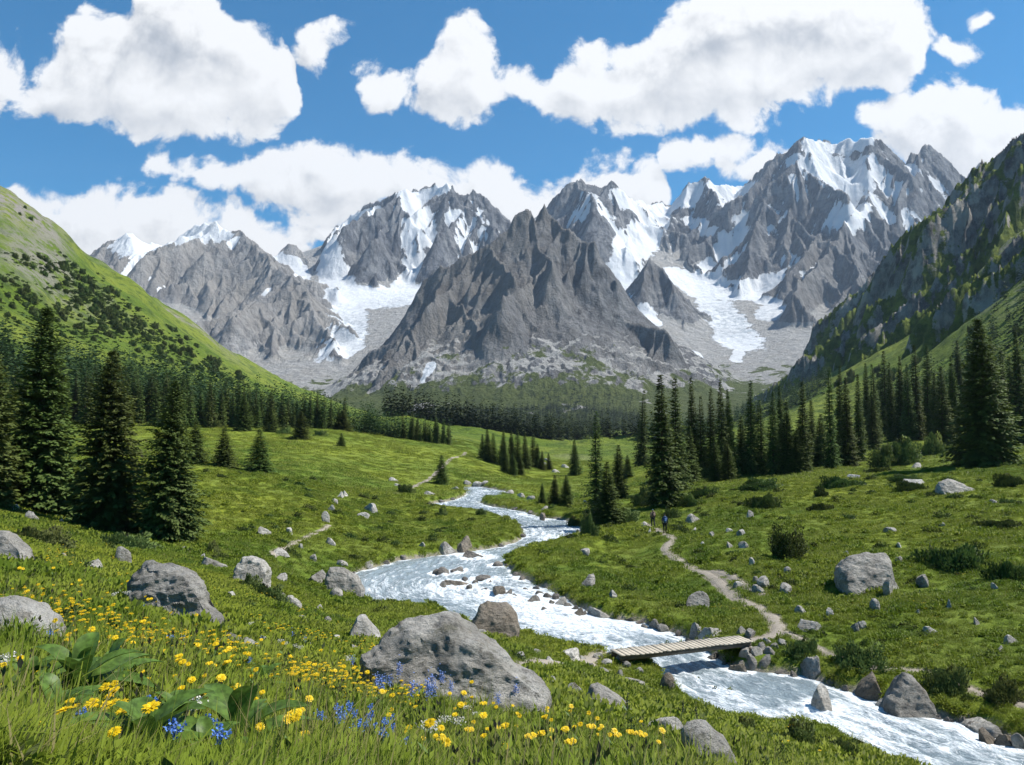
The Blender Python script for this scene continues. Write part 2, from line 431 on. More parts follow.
def m_path():
    g = NT('trodden_earth'); P = g.pos()
    c = g.mix(g.noise(P, 5, 5, .7), (.17, .14, .105), (.42, .375, .31))
    c = g.mix(g.rng(g.voro(P, 9), .0, .35, .5, 0), c, (.48, .46, .42))
    return g.finish(g.bsdf(c, .9, g.bump(g.noise(P, 14, 4, .7), .7, .05), .2))
PATHM = m_path()
for Q, w in PATHS:
    T = np.gradient(Q, axis=0); T /= np.linalg.norm(T, axis=1)[:, None] + 1e-9
    N = np.stack([-T[:, 1], T[:, 0]], -1)
    s = np.arange(len(Q)); k = np.linspace(-1, 1, 9)
    wl = w * (1 + .35 * fbm(s / 5., 0 * s + w * 9, 3, 3)); wr = w * (1 + .35 * fbm(s / 5., 0 * s + 31 + w, 3, 4))
    W = np.where(k[None] < 0, wl[:, None], wr[:, None]) * k[None]
    XY = Q[:, None] + N[:, None] * W[..., None]
    Z = H_full(XY[..., 0], XY[..., 1]) + .045 - .06 * np.abs(k[None]) ** 3
    V = np.concatenate([XY, Z[..., None]], -1).reshape(-1, 3)
    tag(link('path', mesh_np('path', V, grid_faces(len(Q), 9), None, True, [PATHM])), kind='structure')

# ---------------------------------------------------------------- river
def m_water():
    g = NT('glacial_water'); P = g.pos()
    fl = g.attr('flow', 'Vector')                      # metres along and across the stream
    s1 = g.scale(fl, (.55, 1.5, 1)); 
    wv = g.noise(s1, 1.15, 5, .62, 1.1); wv2 = g.noise(g.scale(fl, (.9, 2.4, 1)), 2.6, 5, .65, .8)
    foam = g.attr('foam')
    f = g.math('ADD', g.math('MULTIPLY', wv, .75), g.math('MULTIPLY', wv2, .45))
    f = g.rng(g.math('ADD', f, g.math('MULTIPLY', foam, .46)), .57, .86)
    c = g.mix(wv2, (.15, .20, .225), (.30, .36, .39))
    bub = g.noise(P, 22, 3, .7)
    fw = g.mix(g.rng(g.noise(g.scale(fl, (1.3, 3, 1)), 2.4, 5, .7, .8), .36, .60), (.42, .49, .53), (.88, .90, .91))
    c = g.mix(f, c, fw)
    h = g.math('ADD', g.math('MULTIPLY', wv, 1.), g.math('MULTIPLY', wv2, .6))
    nb = g.bump(h, .8, .28); nb = g.bump(g.noise(g.scale(fl, (3, 7, 1)), 2.2, 4, .65, .6), .55, .06, nb)
    return g.finish(g.bsdf(c, g.math('MULTIPLY_ADD', f, .5, .12), nb, .5, IOR=1.33))

# centre line of the stream, upstream to downstream, for flow coordinates
_ctr = on_river(*np.array([(484,489),(490,494),(470,498),(462,505),(485,508),(515,514),(545,523),(556,533),(530,545),(505,552),(480,560),(440,575),(420,585),(440,597),(480,605),(520,615),(560,625),(610,636),(660,650),(700,670),(750,690),(800,705),(850,718),(900,735),(960,758),(1060,790),(1300,820)]).T)[:, :2]
_t = np.concatenate([[0], np.cumsum(np.linalg.norm(np.diff(_ctr, axis=0), axis=1))])
_tt = np.linspace(0, _t[-1], 400); CTRL_R = np.stack([np.interp(_tt, _t, _ctr[:, k]) for k in range(2)], -1)
for _ in range(30): CTRL_R[1:-1] = (CTRL_R[:-2] + 2 * CTRL_R[1:-1] + CTRL_R[2:]) / 4
RIVER_ROCKS = []   # (x, y, r) filled before the water is built
def flow_coords(x, y):
    best = np.full(x.shape, 1e18); S = np.zeros(x.shape); D = np.zeros(x.shape)
    cum = 0
    for a, b in zip(CTRL_R[:-1], CTRL_R[1:]):
        e = b - a; L = np.linalg.norm(e); wx = x - a[0]; wy = y - a[1]
        t = np.clip((wx * e[0] + wy * e[1]) / (L * L), 0, 1)
        d2 = (wx - t * e[0]) ** 2 + (wy - t * e[1]) ** 2
        m = d2 < best
        best = np.where(m, d2, best); S = np.where(m, cum + t * L, S)
        D = np.where(m, np.sqrt(d2) * np.sign(e[0] * wy - e[1] * wx), D); cum += L
    return S, D
def build_river():
    q = np.linspace(math.log(20 + APX), math.log(175 + APX), 560); yy = np.exp(q)
    pc = np.linspace(-.25, 1.15, 950)
    X = pc[None] * yy[:, None]; Y = np.repeat((yy - APX)[:, None], len(pc), 1)
    s = bank_info(X, Y)
    S, D = flow_coords(X, Y)
    rz = river_z(Y)
    # standing waves, hydraulics behind stones, rough water mid channel
    mid = sstep(0, 1.8, -s)
    w1 = ridged(S / 2.6, D / 1.1, 3, 71); w2 = fbm(S / 1.0, D / .55, 3, 73); big = fbm(S / 9, D / 4, 2, 77)
    amp = (.11 + .07 * sstep(-.3, .5, big))
    Z = rz + mid * amp * (w1 * 1.3 + .9 * w2) - .03
    foam = .35 * big + .25 * (w1 - .3)
    foam += .55 * (1 - sstep(.0, .5, -s)) * .6
    for (x0, y0, r) in RIVER_ROCKS:
        dd = np.hypot(X - x0, Y - y0)
        foam += .8 * np.exp(-((dd - r) / (.45 * r + .15)) ** 2); 
    # steeper, whiter reach above and below the bridge
    for (u, v, rad, a) in ((600, 632, 5, .22), (690, 690, 3.2, .18), (870, 728, 4, .35), (560, 618, 5, .4), (440, 590, 5, .15), (430, 565, 7, -.15), (520, 590, 7, .1), (810, 690, 3, -.2), (720, 700, 2.5, .1), (540, 535, 12, .1)):
        c = on_river(u, v); foam += a * np.exp(-((X - c[0]) ** 2 + (Y - c[1]) ** 2) / rad ** 2)
    V = np.stack([X, Y, Z], -1).reshape(-1, 3); Fc = grid_faces(*X.shape)
    keep = (s.ravel()[Fc] < .8).any(1)
    fs = Fc[keep]; used, inv = np.unique(fs, return_inverse=True)
    fl = np.stack([S, D, 0 * S], -1).reshape(-1, 3)
    me = mesh_np('river', V[used], inv.reshape(-1, 4), dict(foam=foam.ravel()[used], flow=fl[used]), True, [m_water()])
    tag(link('river', me), kind='structure')
# ---------------------------------------------------------------- mountains: crests, spurs and gullies
class Range:
    """height sheet made of crest lines with spurs; every crest is a chain of real points"""
    def __init__(self, pmin, pmax, nc, y0, y1, nr, seed=0, dense=None):
        self.p = np.linspace(pmin, pmax, nc) if dense is None else np.interp(np.linspace(0, 1, nc), dense[0], dense[1])
        self.ly = np.linspace(math.log(y0), math.log(y1), nr); self.y = np.exp(self.ly)
        self.Y = np.repeat(self.y[:, None], nc, 1); self.X = self.p[None] * self.Y
        self.T = np.full(self.X.shape, -1e9); self.own = np.zeros(self.X.shape, np.int8)
        wx = fbm(self.X / 260, self.Y / 260, 4, seed + 1); wy = fbm(self.X / 260, self.Y / 260, 4, seed + 2)
        self.Xw = self.X + 42 * wx; self.Yw = self.Y + 42 * wy
        self.rng = np.random.RandomState(seed); self.segs = 0
    def drop(self, d, s0, s1, L): return s1 * d + (s0 - s1) * L * (1 - np.exp(-d / L))
    def seg(self, A, B, s0, s1, L, reach, own):
        xs = (A[0], B[0]); ys = (A[1], B[1])
        ya = min(ys) - reach; yb = max(ys) + reach
        r0 = np.searchsorted(self.y, max(ya, 1)); r1 = np.searchsorted(self.y, yb)
        if r1 <= r0: return
        yr0 = self.y[r0]; yr1 = self.y[r1 - 1]
        pa = min((min(xs) - reach) / yr0, (min(xs) - reach) / yr1); pb = max((max(xs) + reach) / yr0, (max(xs) + reach) / yr1)
        c0 = np.searchsorted(self.p, pa); c1 = np.searchsorted(self.p, pb)
        if c1 <= c0: return
        X = self.Xw[r0:r1, c0:c1]; Y = self.Yw[r0:r1, c0:c1]
        ex = B[0] - A[0]; ey = B[1] - A[1]; L2 = ex * ex + ey * ey + 1e-9
        t = np.clip(((X - A[0]) * ex + (Y - A[1]) * ey) / L2, 0, 1)
        d = np.sqrt((X - A[0] - t * ex) ** 2 + (Y - A[1] - t * ey) ** 2)
        z = A[2] + (B[2] - A[2]) * t - self.drop(d, s0, s1, L)
        T = self.T[r0:r1, c0:c1]; m = z > T
        T[m] = z[m]; self.own[r0:r1, c0:c1][m] = own; self.segs += 1
    def chain(self, P, s0=1.5, s1=.6, L=260., reach=900., own=0, spur=150., slen=420., depth=2, keep=.66, jag=10., ends=True, front=1.0):
        P = np.asarray(P, float); R = self.rng
        t = np.concatenate([[0], np.cumsum(np.linalg.norm(np.diff(P[:, :2], axis=0), axis=1))])
        n = max(int(t[-1] / 32) + 1, 3); tt = np.linspace(0, t[-1], n)
        Q = np.stack([np.interp(tt, t, P[:, k]) for k in range(3)], -1)
        if n > 3:
            Q[1:-1, :2] += R.normal(0, 5, (n - 2, 2)) * min(1, jag / 10)
            Q[:, 2] += jag * (R.normal(0, .55, n) + np.abs(fbm(tt / 60, tt * 0 + R.rand() * 99, 3, 5)) * -1.1)
        for a, b in zip(Q[:-1], Q[1:]): self.seg(a, b, s0, s1, L, reach, own)
        if depth <= 0: return
        T = np.gradient(Q[:, :2], axis=0); T /= np.linalg.norm(T, axis=1)[:, None] + 1e-9
        dz = np.gradient(Q[:, 2]) / (np.gradient(tt) + 1e-9)
        for sgn in (-1, 1):
            s = R.uniform(.2, .8) * spur
            while s < t[-1]:
                i = min(int(s / t[-1] * (n - 1)), n - 1)
                tdir = T[i] * (-1 if dz[i] > 0 else 1)
                nrm = np.array([-T[i][1], T[i][0]]) * sgn
                ang = R.uniform(.1, .75) * min(1, abs(dz[i]) * 1.6 + .2)
                dr = nrm * math.cos(ang) + tdir * math.sin(ang)
                ln = slen * R.uniform(.55, 1.25)
                m = max(int(ln / 45), 3); sp = [Q[i] - np.array([0, 0, 3.])]
                kk = keep * R.uniform(.85, 1.12)
                cur = Q[i, :2].copy(); di = dr.copy()
                for j in range(1, m + 1):
                    di = di + R.normal(0, .16, 2); di /= np.linalg.norm(di)
                    cur = cur + di * ln / m
                    d = ln * j / m
                    sp.append(np.array([cur[0], cur[1], Q[i, 2] - kk * self.drop(d, s0, s1, L) + R.normal(0, 5)]))
                self.chain(sp, s0 * 1.12, s1, L * .8, reach * .6, own, spur * .48, slen * .36, depth - 1, min(.8, keep + .2), jag * .7)
                s += spur * R.uniform(.6, 1.4)

def chain_px(L): 
    a = np.array(L, float); return at(a[:, 0], a[:, 1], a[:, 2])

def rbf_floor(ctrl, X, Y, kp=3.0, c=.1):
    P = at(ctrl[:, 0], ctrl[:, 1], ctrl[:, 2])
    p = P[:, 0] / P[:, 1] * kp; q = np.log(P[:, 1]) * 1.6; w = (P[:, 2] - CAMZ) / P[:, 1]; n = len(p)
    ph = lambda a, b: np.sqrt(a * a + b * b + c * c)
    A = np.zeros((n + 1, n + 1)); A[:n, :n] = ph(p[:, None] - p[None], q[:, None] - q[None]) - .01 * np.eye(n); A[:n, n] = 1; A[n, :n] = 1
    so = np.linalg.solve(A, np.append(w, 0))
    pp = X / Y * kp; qq = np.log(Y) * 1.6; o = so[n] + 0 * pp
    for i in range(n): o = o + so[i] * ph(pp - p[i], qq - q[i])
    return CAMZ + o * Y

# crests (photo column, row, depth in metres); owners: 0 west group, 1 snow dome group, 2 rock pyramid, 3 north group, 4 east massif
W_, S_, P_, N_, E_ = 0, 1, 2, 3, 4
FLOOR = """-100 400 1500 ; 100 420 1500 ; 300 430 1500 ; 500 436 1500 ; 620 436 1500 ; 750 425 1500 ; 900 420 1500 ; 1100 420 1500
300 424 1900 ; 380 418 2000 ; 440 421 1900 ; 500 426 1800 ; 570 424 1800 ; 620 418 1900 ; 680 408 2100 ; 740 402 2200 ; 800 398 2100 ; 900 390 2100
360 402 2350 ; 420 404 2250 ; 480 410 2150 ; 560 408 2150 ; 640 392 2400 ; 700 386 2700 ; 740 378 2800 ; 790 362 2900 ; 850 345 3000
330 385 2900 ; 350 362 3200 ; 250 375 3000 ; 280 382 2900 ; 310 378 2950 ; 200 350 3300 ; 150 320 3600 ; 100 300 3800 ; 370 340 3500 ; 395 320 3800 ; 345 325 3900 ; 330 300 4300 ; 355 290 4500 ; 410 292 4500 ; 320 270 4900 ; 345 240 5300
660 365 3100 ; 640 350 3300 ; 650 325 3600 ; 720 345 3500 ; 735 320 3900 ; 745 300 4200 ; 700 292 4450 ; 690 283 4600 ; 760 288 4500 ; 790 280 4500 ; 800 320 3700 ; 830 340 3300 ; 640 290 4300 ; 628 262 4700 ; 620 245 5000 ; 645 225 5400 ; 665 212 5700 ; 690 260 4900 ; 712 245 5100 ; 735 215 5500 ; 742 192 5700
850 225 5000 ; 900 245 5000 ; 960 250 5000 ; 1050 250 5000 ; 1100 200 6500 ; 200 290 4500 ; 160 270 5000 ; 100 280 5000 ; 0 280 5000 ; -100 280 5000
-100 300 7500 ; 300 290 7500 ; 500 290 7500 ; 700 290 7500 ; 900 280 7500 ; 1100 280 7500 ; 500 300 4200 ; 540 310 3600 ; 560 300 4200"""
fl_c = np.array([[float(k) for k in s.split()] for ln in FLOOR.split('\n') for s in ln.split(';')])

MT = Range(0, 0, 1500, 1480, 7300, 1000, 3, dense=([0, .06, .94, 1], [-1.0, -.70, .72, 1.0]))
# rock pyramid in the middle
def C(pts, own, **k): MT.chain(chain_px(pts), own=own, **k)
K = dict(s0=2.1, s1=.58, L=190., reach=1500., spur=150., slen=360., keep=.42, jag=12., depth=2)
C([(375,372,2500),(395,355,2580),(410,332,2680),(428,311,2770),(452,290,2850),(480,264,2930),(500,236,2980),(514,222,3000),(524,211,3005)], P_, **K)
C([(524,211,3005),(532,214,3005),(536,222,3005)], P_, s0=2.3, s1=.8, L=140, reach=500, spur=70, slen=160, depth=1, jag=8)
C([(536,222,3005),(541,212,3000),(547,206,3000),(552,212,3000),(560,232,2990),(572,247,2980),(588,259,2960),(602,276,2930),(617,291,2890),(632,318,2840),(645,338,2800),(664,358,2760),(688,378,2700)], P_, **K)
C([(547,206,3000),(545,232,2950),(533,256,2900),(514,280,2830),(497,303,2770),(478,316,2700),(458,338,2620),(440,358,2540)], P_, **K)
C([(545,232,2950),(564,258,2890),(580,278,2830),(594,297,2770),(612,314,2700),(624,340,2620),(634,362,2540)], P_, **K)
C([(533,256,2900),(540,290,2800),(544,318,2700),(536,345,2600),(528,366,2530)], P_, **K)
C([(580,278,2830),(572,310,2720),(566,342,2610),(560,368,2520)], P_, **K)
C([(497,303,2770),(500,330,2660),(498,355,2560)], P_, **K)
C([(410,332,2680),(418,352,2600),(414,375,2500)], P_, **K)
# west group
K = dict(s0=1.5, s1=.62, L=300., reach=900., spur=230., slen=460., keep=.50, jag=14., depth=2)
C([(60,262,4700),(95,252,4700),(112,241,4700),(127,231,4700),(138,238,4750),(150,243,4800),(166,243,4900),(182,236,4900),(196,228,4800),(206,222,4700),(215,221,4650),(226,232,4600),(238,230,4550),(246,241,4450),(258,247,4350)], W_, **K)
C([(258,247,4350),(268,258,4200),(272,268,4050),(292,276,3900),(305,294,3750),(315,313,3600),(327,335,3400),(340,358,3200)], W_, **K)
C([(272,268,4050),(262,290,3900),(250,312,3700),(238,335,3500),(230,358,3300)], W_, **K)
C([(292,276,3900),(285,302,3700),(276,328,3500),(272,352,3250)], W_, **K)
C([(215,221,4650),(222,240,4550),(232,262,4400),(228,285,4200),(205,310,3950),(190,335,3700)], W_, **K)
C([(206,222,4700),(190,250,4550),(180,268,4400),(165,290,4100)], W_, **K)
C([(127,231,4700),(140,255,4550),(150,275,4350),(160,300,4050)], W_, **K)
C([(258,275,5100),(272,262,5100),(281,247,5100),(288,243,5100),(296,249,5100),(306,258,5050),(314,276,4950),(318,300,4700)], W_, **K)
# snow dome group
K = dict(s0=2.1, s1=.7, L=300., reach=900., spur=240., slen=460., keep=.50, jag=14., depth=2)
C([(326,262,5600),(338,236,5500),(350,214,5400),(366,208,5350),(380,201,5300),(392,194,5280),(402,187,5250),(410,192,5300),(418,190,5400),(431,184,5400),(440,185,5350),(448,180,5300),(456,192,5280),(466,195,5280),(475,191,5300),(486,196,5300),(494,206,5300),(503,214,5350),(512,228,5450),(530,250,5600)], S_, **K)
C([(402,187,5250),(394,210,5100),(386,235,4980),(380,262,4850),(378,288,4700),(381,303,4600)], S_, **K)
C([(392,194,5280),(375,222,5150),(362,245,5000),(354,262,4900)], S_, **K)
C([(448,180,5300),(446,205,5150),(438,232,5000),(430,255,4850),(424,278,4700)], S_, **K)
C([(475,191,5300),(474,220,5150),(466,248,5000),(452,272,4800)], S_, **K)
C([(486,196,5300),(492,225,5150),(490,255,4950)], S_, **K)
C([(410,250,4950),(414,262,4850),(410,275,4700)], S_, **K)
C([(355,300,4380),(362,302,4360),(368,308,4330)], S_, s0=1.6, s1=.8, L=80, reach=200, spur=40, slen=60, depth=1, jag=5)
# north group
K = dict(s0=2.0, s1=.7, L=300., reach=900., spur=240., slen=440., keep=.50, jag=14., depth=2)
C([(535,225,5300),(550,204,5200),(560,190,5200),(569,182,5200),(575,184,5200),(581,179,5200),(588,185,5200),(598,186,5250),(609,183,5250),(618,187,5250),(626,194,5250),(634,198,5350),(643,200,5450),(652,204,5600),(661,203,5800),(672,206,6000)], N_, **K)
C([(581,179,5200),(578,205,5050),(582,230,4900),(596,252,4700),(606,275,4500),(612,300,4200)], N_, **K)
C([(609,183,5250),(618,215,5050),(626,240,4850)], N_, **K)
C([(612,262,4600),(622,250,4600),(627,246,4600),(634,256,4550),(640,272,4400)], N_, s0=1.7, s1=.7, L=120, reach=350, spur=70, slen=140, depth=2, jag=8)
C([(632,300,4000),(642,276,4000),(648,262,4000),(653,258,4000),(662,266,3980),(671,285,3950),(678,305,3850),(684,330,3650)], N_, s0=1.9, s1=.75, L=150, reach=450, spur=80, slen=200, depth=2, jag=8)
C([(672,206,6000),(680,196,5700),(688,184,5600),(699,182,5550),(709,177,5500),(716,183,5500),(725,186,5500),(738,185,5700),(749,181,5700)], N_, **K)
C([(688,184,5600),(680,205,5400),(670,225,5200),(662,245,5000),(668,262,4800)], N_, **K)
C([(709,177,5500),(706,205,5300),(698,225,5150),(694,250,4950),(700,272,4700)], N_, **K)
C([(725,186,5500),(728,205,5400),(722,222,5300)], N_, **K)
# east massif
K = dict(s0=2.2, s1=.72, L=380., reach=1100., spur=270., slen=520., keep=.50, jag=16., depth=2)
C([(749,181,5500),(757,172,5300),(768,165,5200),(779,158,5150),(790,148,5100),(800,139,5050),(806,136,5050),(814,139,5100),(824,141,5250),(834,140,5300),(846,138,5250),(858,138,5150),(873,135,5050),(880,139,5050),(890,146,5050),(900,160,5100),(906,170,5150)], E_, **K)
C([(906,172,5150),(910,156,5100),(914,151,5100),(919,156,5100),(927,146,5080),(936,150,5080),(944,157,5080),(952,166,5050),(960,174,5050),(968,184,5000),(1000,205,4900)], E_, **K)
C([(962,182,5600),(972,168,5600),(978,163,5600),(990,166,5600),(1002,158,5600),(1030,165,5600),(1080,190,5500)], E_, **K)
C([(779,158,5150),(775,185,5000),(764,205,4850),(757,225,4700),(750,250,4550),(745,272,4400),(740,284,4300)], E_, **K)
C([(800,139,5050),(795,170,4900),(790,200,4750),(786,230,4600),(790,255,4450)], E_, **K)
C([(806,136,5050),(815,165,4900),(826,190,4750),(838,212,4600)], E_, **K)
C([(873,135,5050),(866,165,4900),(872,190,4750),(862,205,4550),(845,222,4350),(832,245,4150),(818,268,3950),(800,285,3800),(790,300,3650)], E_, **K)
C([(862,205,4550),(882,222,4400),(900,238,4300),(915,252,4200)], E_, **K)
C([(845,222,4350),(856,252,4150),(850,285,3900),(835,315,3600),(824,338,3350)], E_, **K)
C([(882,222,4400),(888,255,4200),(885,290,3900),(872,325,3550)], E_, **K)
C([(927,146,5080),(930,180,4950),(940,210,4800),(936,235,4600)], E_, **K)
C([(890,146,5050),(893,175,4900),(898,200,4750)], E_, **K)
C([(838,212,4600),(815,240,4400),(800,258,4200),(785,280,4100)], E_, **K)
print('mountain crests', MT.segs)

# snow fields and glaciers: chains of real points with a half width in metres and a strength
SNOW = [
 ([(350,214,5300),(338,240,5150),(332,268,4800),(345,300,4400),(350,330,3950),(345,352,3500)], 105, .95),
 ([(352,215,5300),(372,208,5200)], 60, .9), ([(365,300,4400),(400,300,4400),(425,295,4450)], 120, .9),
 ([(404,190,5250),(418,195,5300),(430,190,5300),(445,184,5300)], 75, 1.1), ([(414,200,5200),(420,222,5050),(426,238,4950)], 85, 1.0), ([(412,240,4950),(416,262,4800),(400,290,4550)], 70, .85),
 ([(410,222,5050),(408,270,4700)], 50, .6), ([(455,215,5100),(462,235,5000),(470,260,4900)], 70, .5), ([(480,215,5100),(485,235,5000)], 55, .45),
 ([(142,240,4780),(160,250,4750),(178,248,4800),(196,232,4750),(212,224,4650)], 150, 1.3), ([(150,258,4650),(140,272,4500),(132,282,4400)], 60, 1.1), ([(222,236,4550),(235,242,4450)], 45, .9), ([(205,275,4400),(196,280,4300)], 40, .7), ([(180,252,4700),(178,260,4600)], 60, .9),
 ([(268,290,3900),(250,310,3750),(235,330,3500),(226,345,3350)], 20, .8), ([(276,255,5000),(292,262,4950),(306,285,4800)], 60, .8), ([(155,282,4300),(165,296,4100)], 30, .6),
 ([(588,200,5150),(592,212,5050),(580,222,4980),(600,218,5050)], 70, 1.05), ([(625,200,5300),(645,205,5500),(655,218,5400),(642,238,5050),(625,255,4750),(622,275,4500)], 120, .95),
 ([(610,225,5000),(622,240,4900)], 70, .8), ([(665,210,5700),(690,195,5600)], 90, 1.0), ([(695,184,5550),(688,200,5400)], 60, 1.0), ([(716,190,5500),(740,192,5650),(738,210,5500),(722,212,5350)], 110, 1.1), ([(735,220,5400),(728,245,5100),(725,262,4900),(705,282,4600)], 100, .95), ([(690,218,5250),(708,235,5100),(720,242,5000)], 50, .8),
 ([(618,290,4300),(640,312,3900),(650,322,3700)], 55, .8), ([(632,275,4400),(645,290,4150)], 45, .7), ([(680,278,4650),(700,290,4450),(740,292,4400),(775,290,4450),(800,283,4500)], 100, .95), ([(715,305,4150),(728,325,3850),(735,345,3600)], 110, .62), ([(760,300,4200),(775,305,4100),(765,318,3900)], 50, .8), ([(790,310,3900),(797,318,3750)], 35, .7),
 ([(696,352,3300),(704,365,3100),(712,378,2900)], 26, 1.0), ([(790,285,4450),(805,270,4400),(790,260,4450)], 50, .6), ([(742,345,3500),(735,362,3200)], 25, .6), ([(430,365,2450),(420,375,2350)], 22, 1.0), ([(645,332,3200),(658,345,3000)], 16, .8),
 ([(812,142,5100),(825,150,5200),(845,145,5250),(858,142,5150)], 90, 1.15), ([(818,160,5050),(838,168,5050),(850,180,4950),(835,182,4900)], 130, 1.05), ([(812,172,4950),(835,195,4800),(852,210,4650),(846,222,4450)], 100, 1.0), ([(795,160,5000),(805,175,4950)], 50, .8), ([(905,172,5100),(908,192,5000),(905,215,4900),(912,232,4750),(920,242,4600)], 48, 1.15), ([(895,225,4750),(915,240,4550)], 70, .9), ([(868,160,4950),(880,175,4850),(890,195,4800)], 60, .55), ([(935,190,4950),(925,182,5000)], 35, .6), ([(858,195,4800),(878,205,4700),(890,220,4600)], 40, .75), ([(790,178,4900),(798,200,4750)], 25, .5), ([(770,230,4750),(782,218,4800)], 20, .5),
]

def m_mountain():
    g = NT('mountain_rock'); P = g.pos()
    Pv = g.scale(P, (1, 1, .34))
    n1 = g.noise(P, .0042, 6, .62); n2 = g.noise(Pv, .02, 6, .7); n3 = g.noise(Pv, .075, 5, .72)
    rk = g.mix(g.rng(n1, .35, .68), (.225, .24, .268), (.43, .435, .44))
    rk = g.mix(g.rng(n2, .42, .62), rk, (.095, .103, .12))
    rk = g.mix(g.rng(n3, .50, .72, 0, .7), rk, (.44, .425, .40))
    st = g.noise(g.scale(P, (.004, .004, .05)), 1., 4, .6, 1.2)
    rk = g.mix(g.rng(st, .52, .66, 0, .45), rk, (.15, .15, .16))
    rk = g.mix(g.rng(g.noise(P, .0095, 6, .68), .52, .66, 0, .6), rk, (.13, .132, .14))
    tone = g.attr('tone')
    warm = g.attr('warm'); rk = g.mix(g.math('MULTIPLY', warm, .6), rk, g.mix(n2, (.33, .30, .265), (.50, .465, .41)))
    tv = g.n('ShaderNodeHueSaturation'); g.put(tv.inputs['Color'], rk); g.put(tv.inputs['Value'], tone); rk = tv.outputs[0]
    scree = g.attr('scree')
    fn = g.noise(g.scale(P, (1, 1, .25)), .055, 6, .75)
    sc = g.mix(g.rng(fn, .35, .7), (.33, .33, .32), (.52, .505, .48))
    sc = g.mix(g.rng(g.noise(P, .012, 5, .65), .45, .65, 0, .6), sc, (.35, .33, .30))
    c = g.mix(g.rng(g.math('ADD', scree, g.math('MULTIPLY', g.math('SUBTRACT', n2, .5), 1.0)), .4, .6), rk, sc)
    gr = g.attr('grass')
    gn = g.math('ADD', gr, g.math('MULTIPLY', g.math('SUBTRACT', g.noise(P, .021, 6, .72), .5), 1.7))
    gc = g.mix(g.noise(P, .03, 4, .6), (.060, .085, .018), (.125, .145, .036))
    c = g.mix(g.rng(gn, .46, .60), c, gc)
    sn = g.attr('snow')
    s = g.math('ADD', sn, g.math('MULTIPLY', g.math('SUBTRACT', g.noise(Pv, .017, 7, .78), .5), 2.2))
    s = g.rng(s, .49, .56)
    ice = g.attr('ice')
    icn = g.noise(g.scale(P, (1, .6, 1.6)), .035, 6, .78)
    swc = g.mix(g.math('MULTIPLY', ice, g.rng(icn, .38, .58, 1, 0)), (.62, .64, .66), (.29, .33, .365))
    swc = g.mix(g.rng(g.noise(P, .006, 5, .65), .45, .7, 0, .35), swc, (.42, .43, .44))
    c = g.mix(s, c, swc)
    h = g.math('ADD', g.noise(Pv, .03, 7, .74), g.math('MULTIPLY', g.noise(P, .13, 4, .7), .3))
    h2 = g.math('ADD', g.math('MULTIPLY', h, 1), g.math('MULTIPLY', g.voro(Pv, .035, 'F1'), .25))
    k = g.math('MULTIPLY', g.math('SUBTRACT', 1., g.math('MULTIPLY', s, .75)), 1)
    bmp = g.n('ShaderNodeBump'); g.put(bmp.inputs['Height'], g.math('MULTIPLY', h2, k)); bmp.inputs['Distance'].default_value = 36.; bmp.inputs['Strength'].default_value = 1.
    return g.finish(g.bsdf(c, .88, bmp.outputs[0], .15))
MOUNT = m_mountain()

def finish_range(R, Fl, k=14., dispf=1.0, seed=0, zones=None, grass_top=350., names=None, mat=None, grass_bias=0., warmfn=None, screegain=1.0):
    X, Y, T = R.X, R.Y, R.T
    Z = k * np.logaddexp(Fl / k, np.maximum(T, -500) / k)
    rock = sstep(-4, 26, T - Fl)
    Z = Z + rock * dispf * (15 * ridged(X / 95 + .3 * fbm(X / 60, Y / 60, 2, 9), Y / 130, 4, seed + 21) + 7 * ridged(X / 30, Y / 46, 3, seed + 25)) + (1 - rock) * dispf * (7 * fbm(X / 120, Y / 120, 4, seed + 27) + 2.5 * fbm(X / 25, Y / 25, 3, seed + 28))
    # surface slope and hollowness
    dxr = np.gradient(X, axis=1); dyr = np.gradient(Y, axis=0)
    zx = np.gradient(Z, axis=1) / dxr; zy = (np.gradient(Z, axis=0) - zx * np.gradient(X, axis=0)) / dyr
    slope = np.sqrt(zx ** 2 + zy ** 2)
    def blur(A, n):
        for _ in range(n):
            A = (np.roll(A, 1, 0) + np.roll(A, -1, 0) + np.roll(A, 1, 1) + np.roll(A, -1, 1) + 4 * A) / 8
        return A
    hollow = np.clip((blur(Z, 40) - Z) / 18., -1.5, 1.5)
    slb = blur(slope, 6)
    return Z, slope, slb, hollow, rock

FLO = rbf_floor(fl_c, MT.X, MT.Y)
MZ, MS, MSB, MHO, MRK = finish_range(MT, FLO)
MHO[:70] = 0; MHO[-70:] = 0; MHO[:, :45] = 0; MHO[:, -45:] = 0; MSB[:10] = MSB[10]
def snow_mask(X, Y, Z, slb, hol, zones):
    s = np.full(X.shape, -.35)
    for pts, rad, st in zones:
        P = chain_px(pts); best = np.full(X.shape, 9.)
        r2 = rad * 2.2
        m = (X > P[:, 0].min() - r2) & (X < P[:, 0].max() + r2) & (Y > P[:, 1].min() - 3 * r2 - 150) & (Y < P[:, 1].max() + 3 * r2 + 150)
        if not m.any(): continue
        x = X[m]; y = Y[m]; z = Z[m]; b = best[m]
        for A, B in zip(P[:-1], P[1:]):
            e = (B - A)[[0, 2]]; L2 = e @ e + 1e-9
            wx = x - A[0]; wz = z - A[2]; t = np.clip((wx * e[0] + wz * e[1]) / L2, 0, 1)
            d = np.sqrt((wx - t * e[0]) ** 2 + (wz - t * e[1]) ** 2 + ((y - A[1] - t * (B[1] - A[1])) / 3.5) ** 2) / rad
            b = np.minimum(b, d)
        v = st * (1.02 - sstep(.40, 1.5, b) * 1.35)
        s[m] = np.maximum(s[m], v)
    return s + .07 - .20 * np.clip(slb - 1.5, -1, 3) + .46 * hol
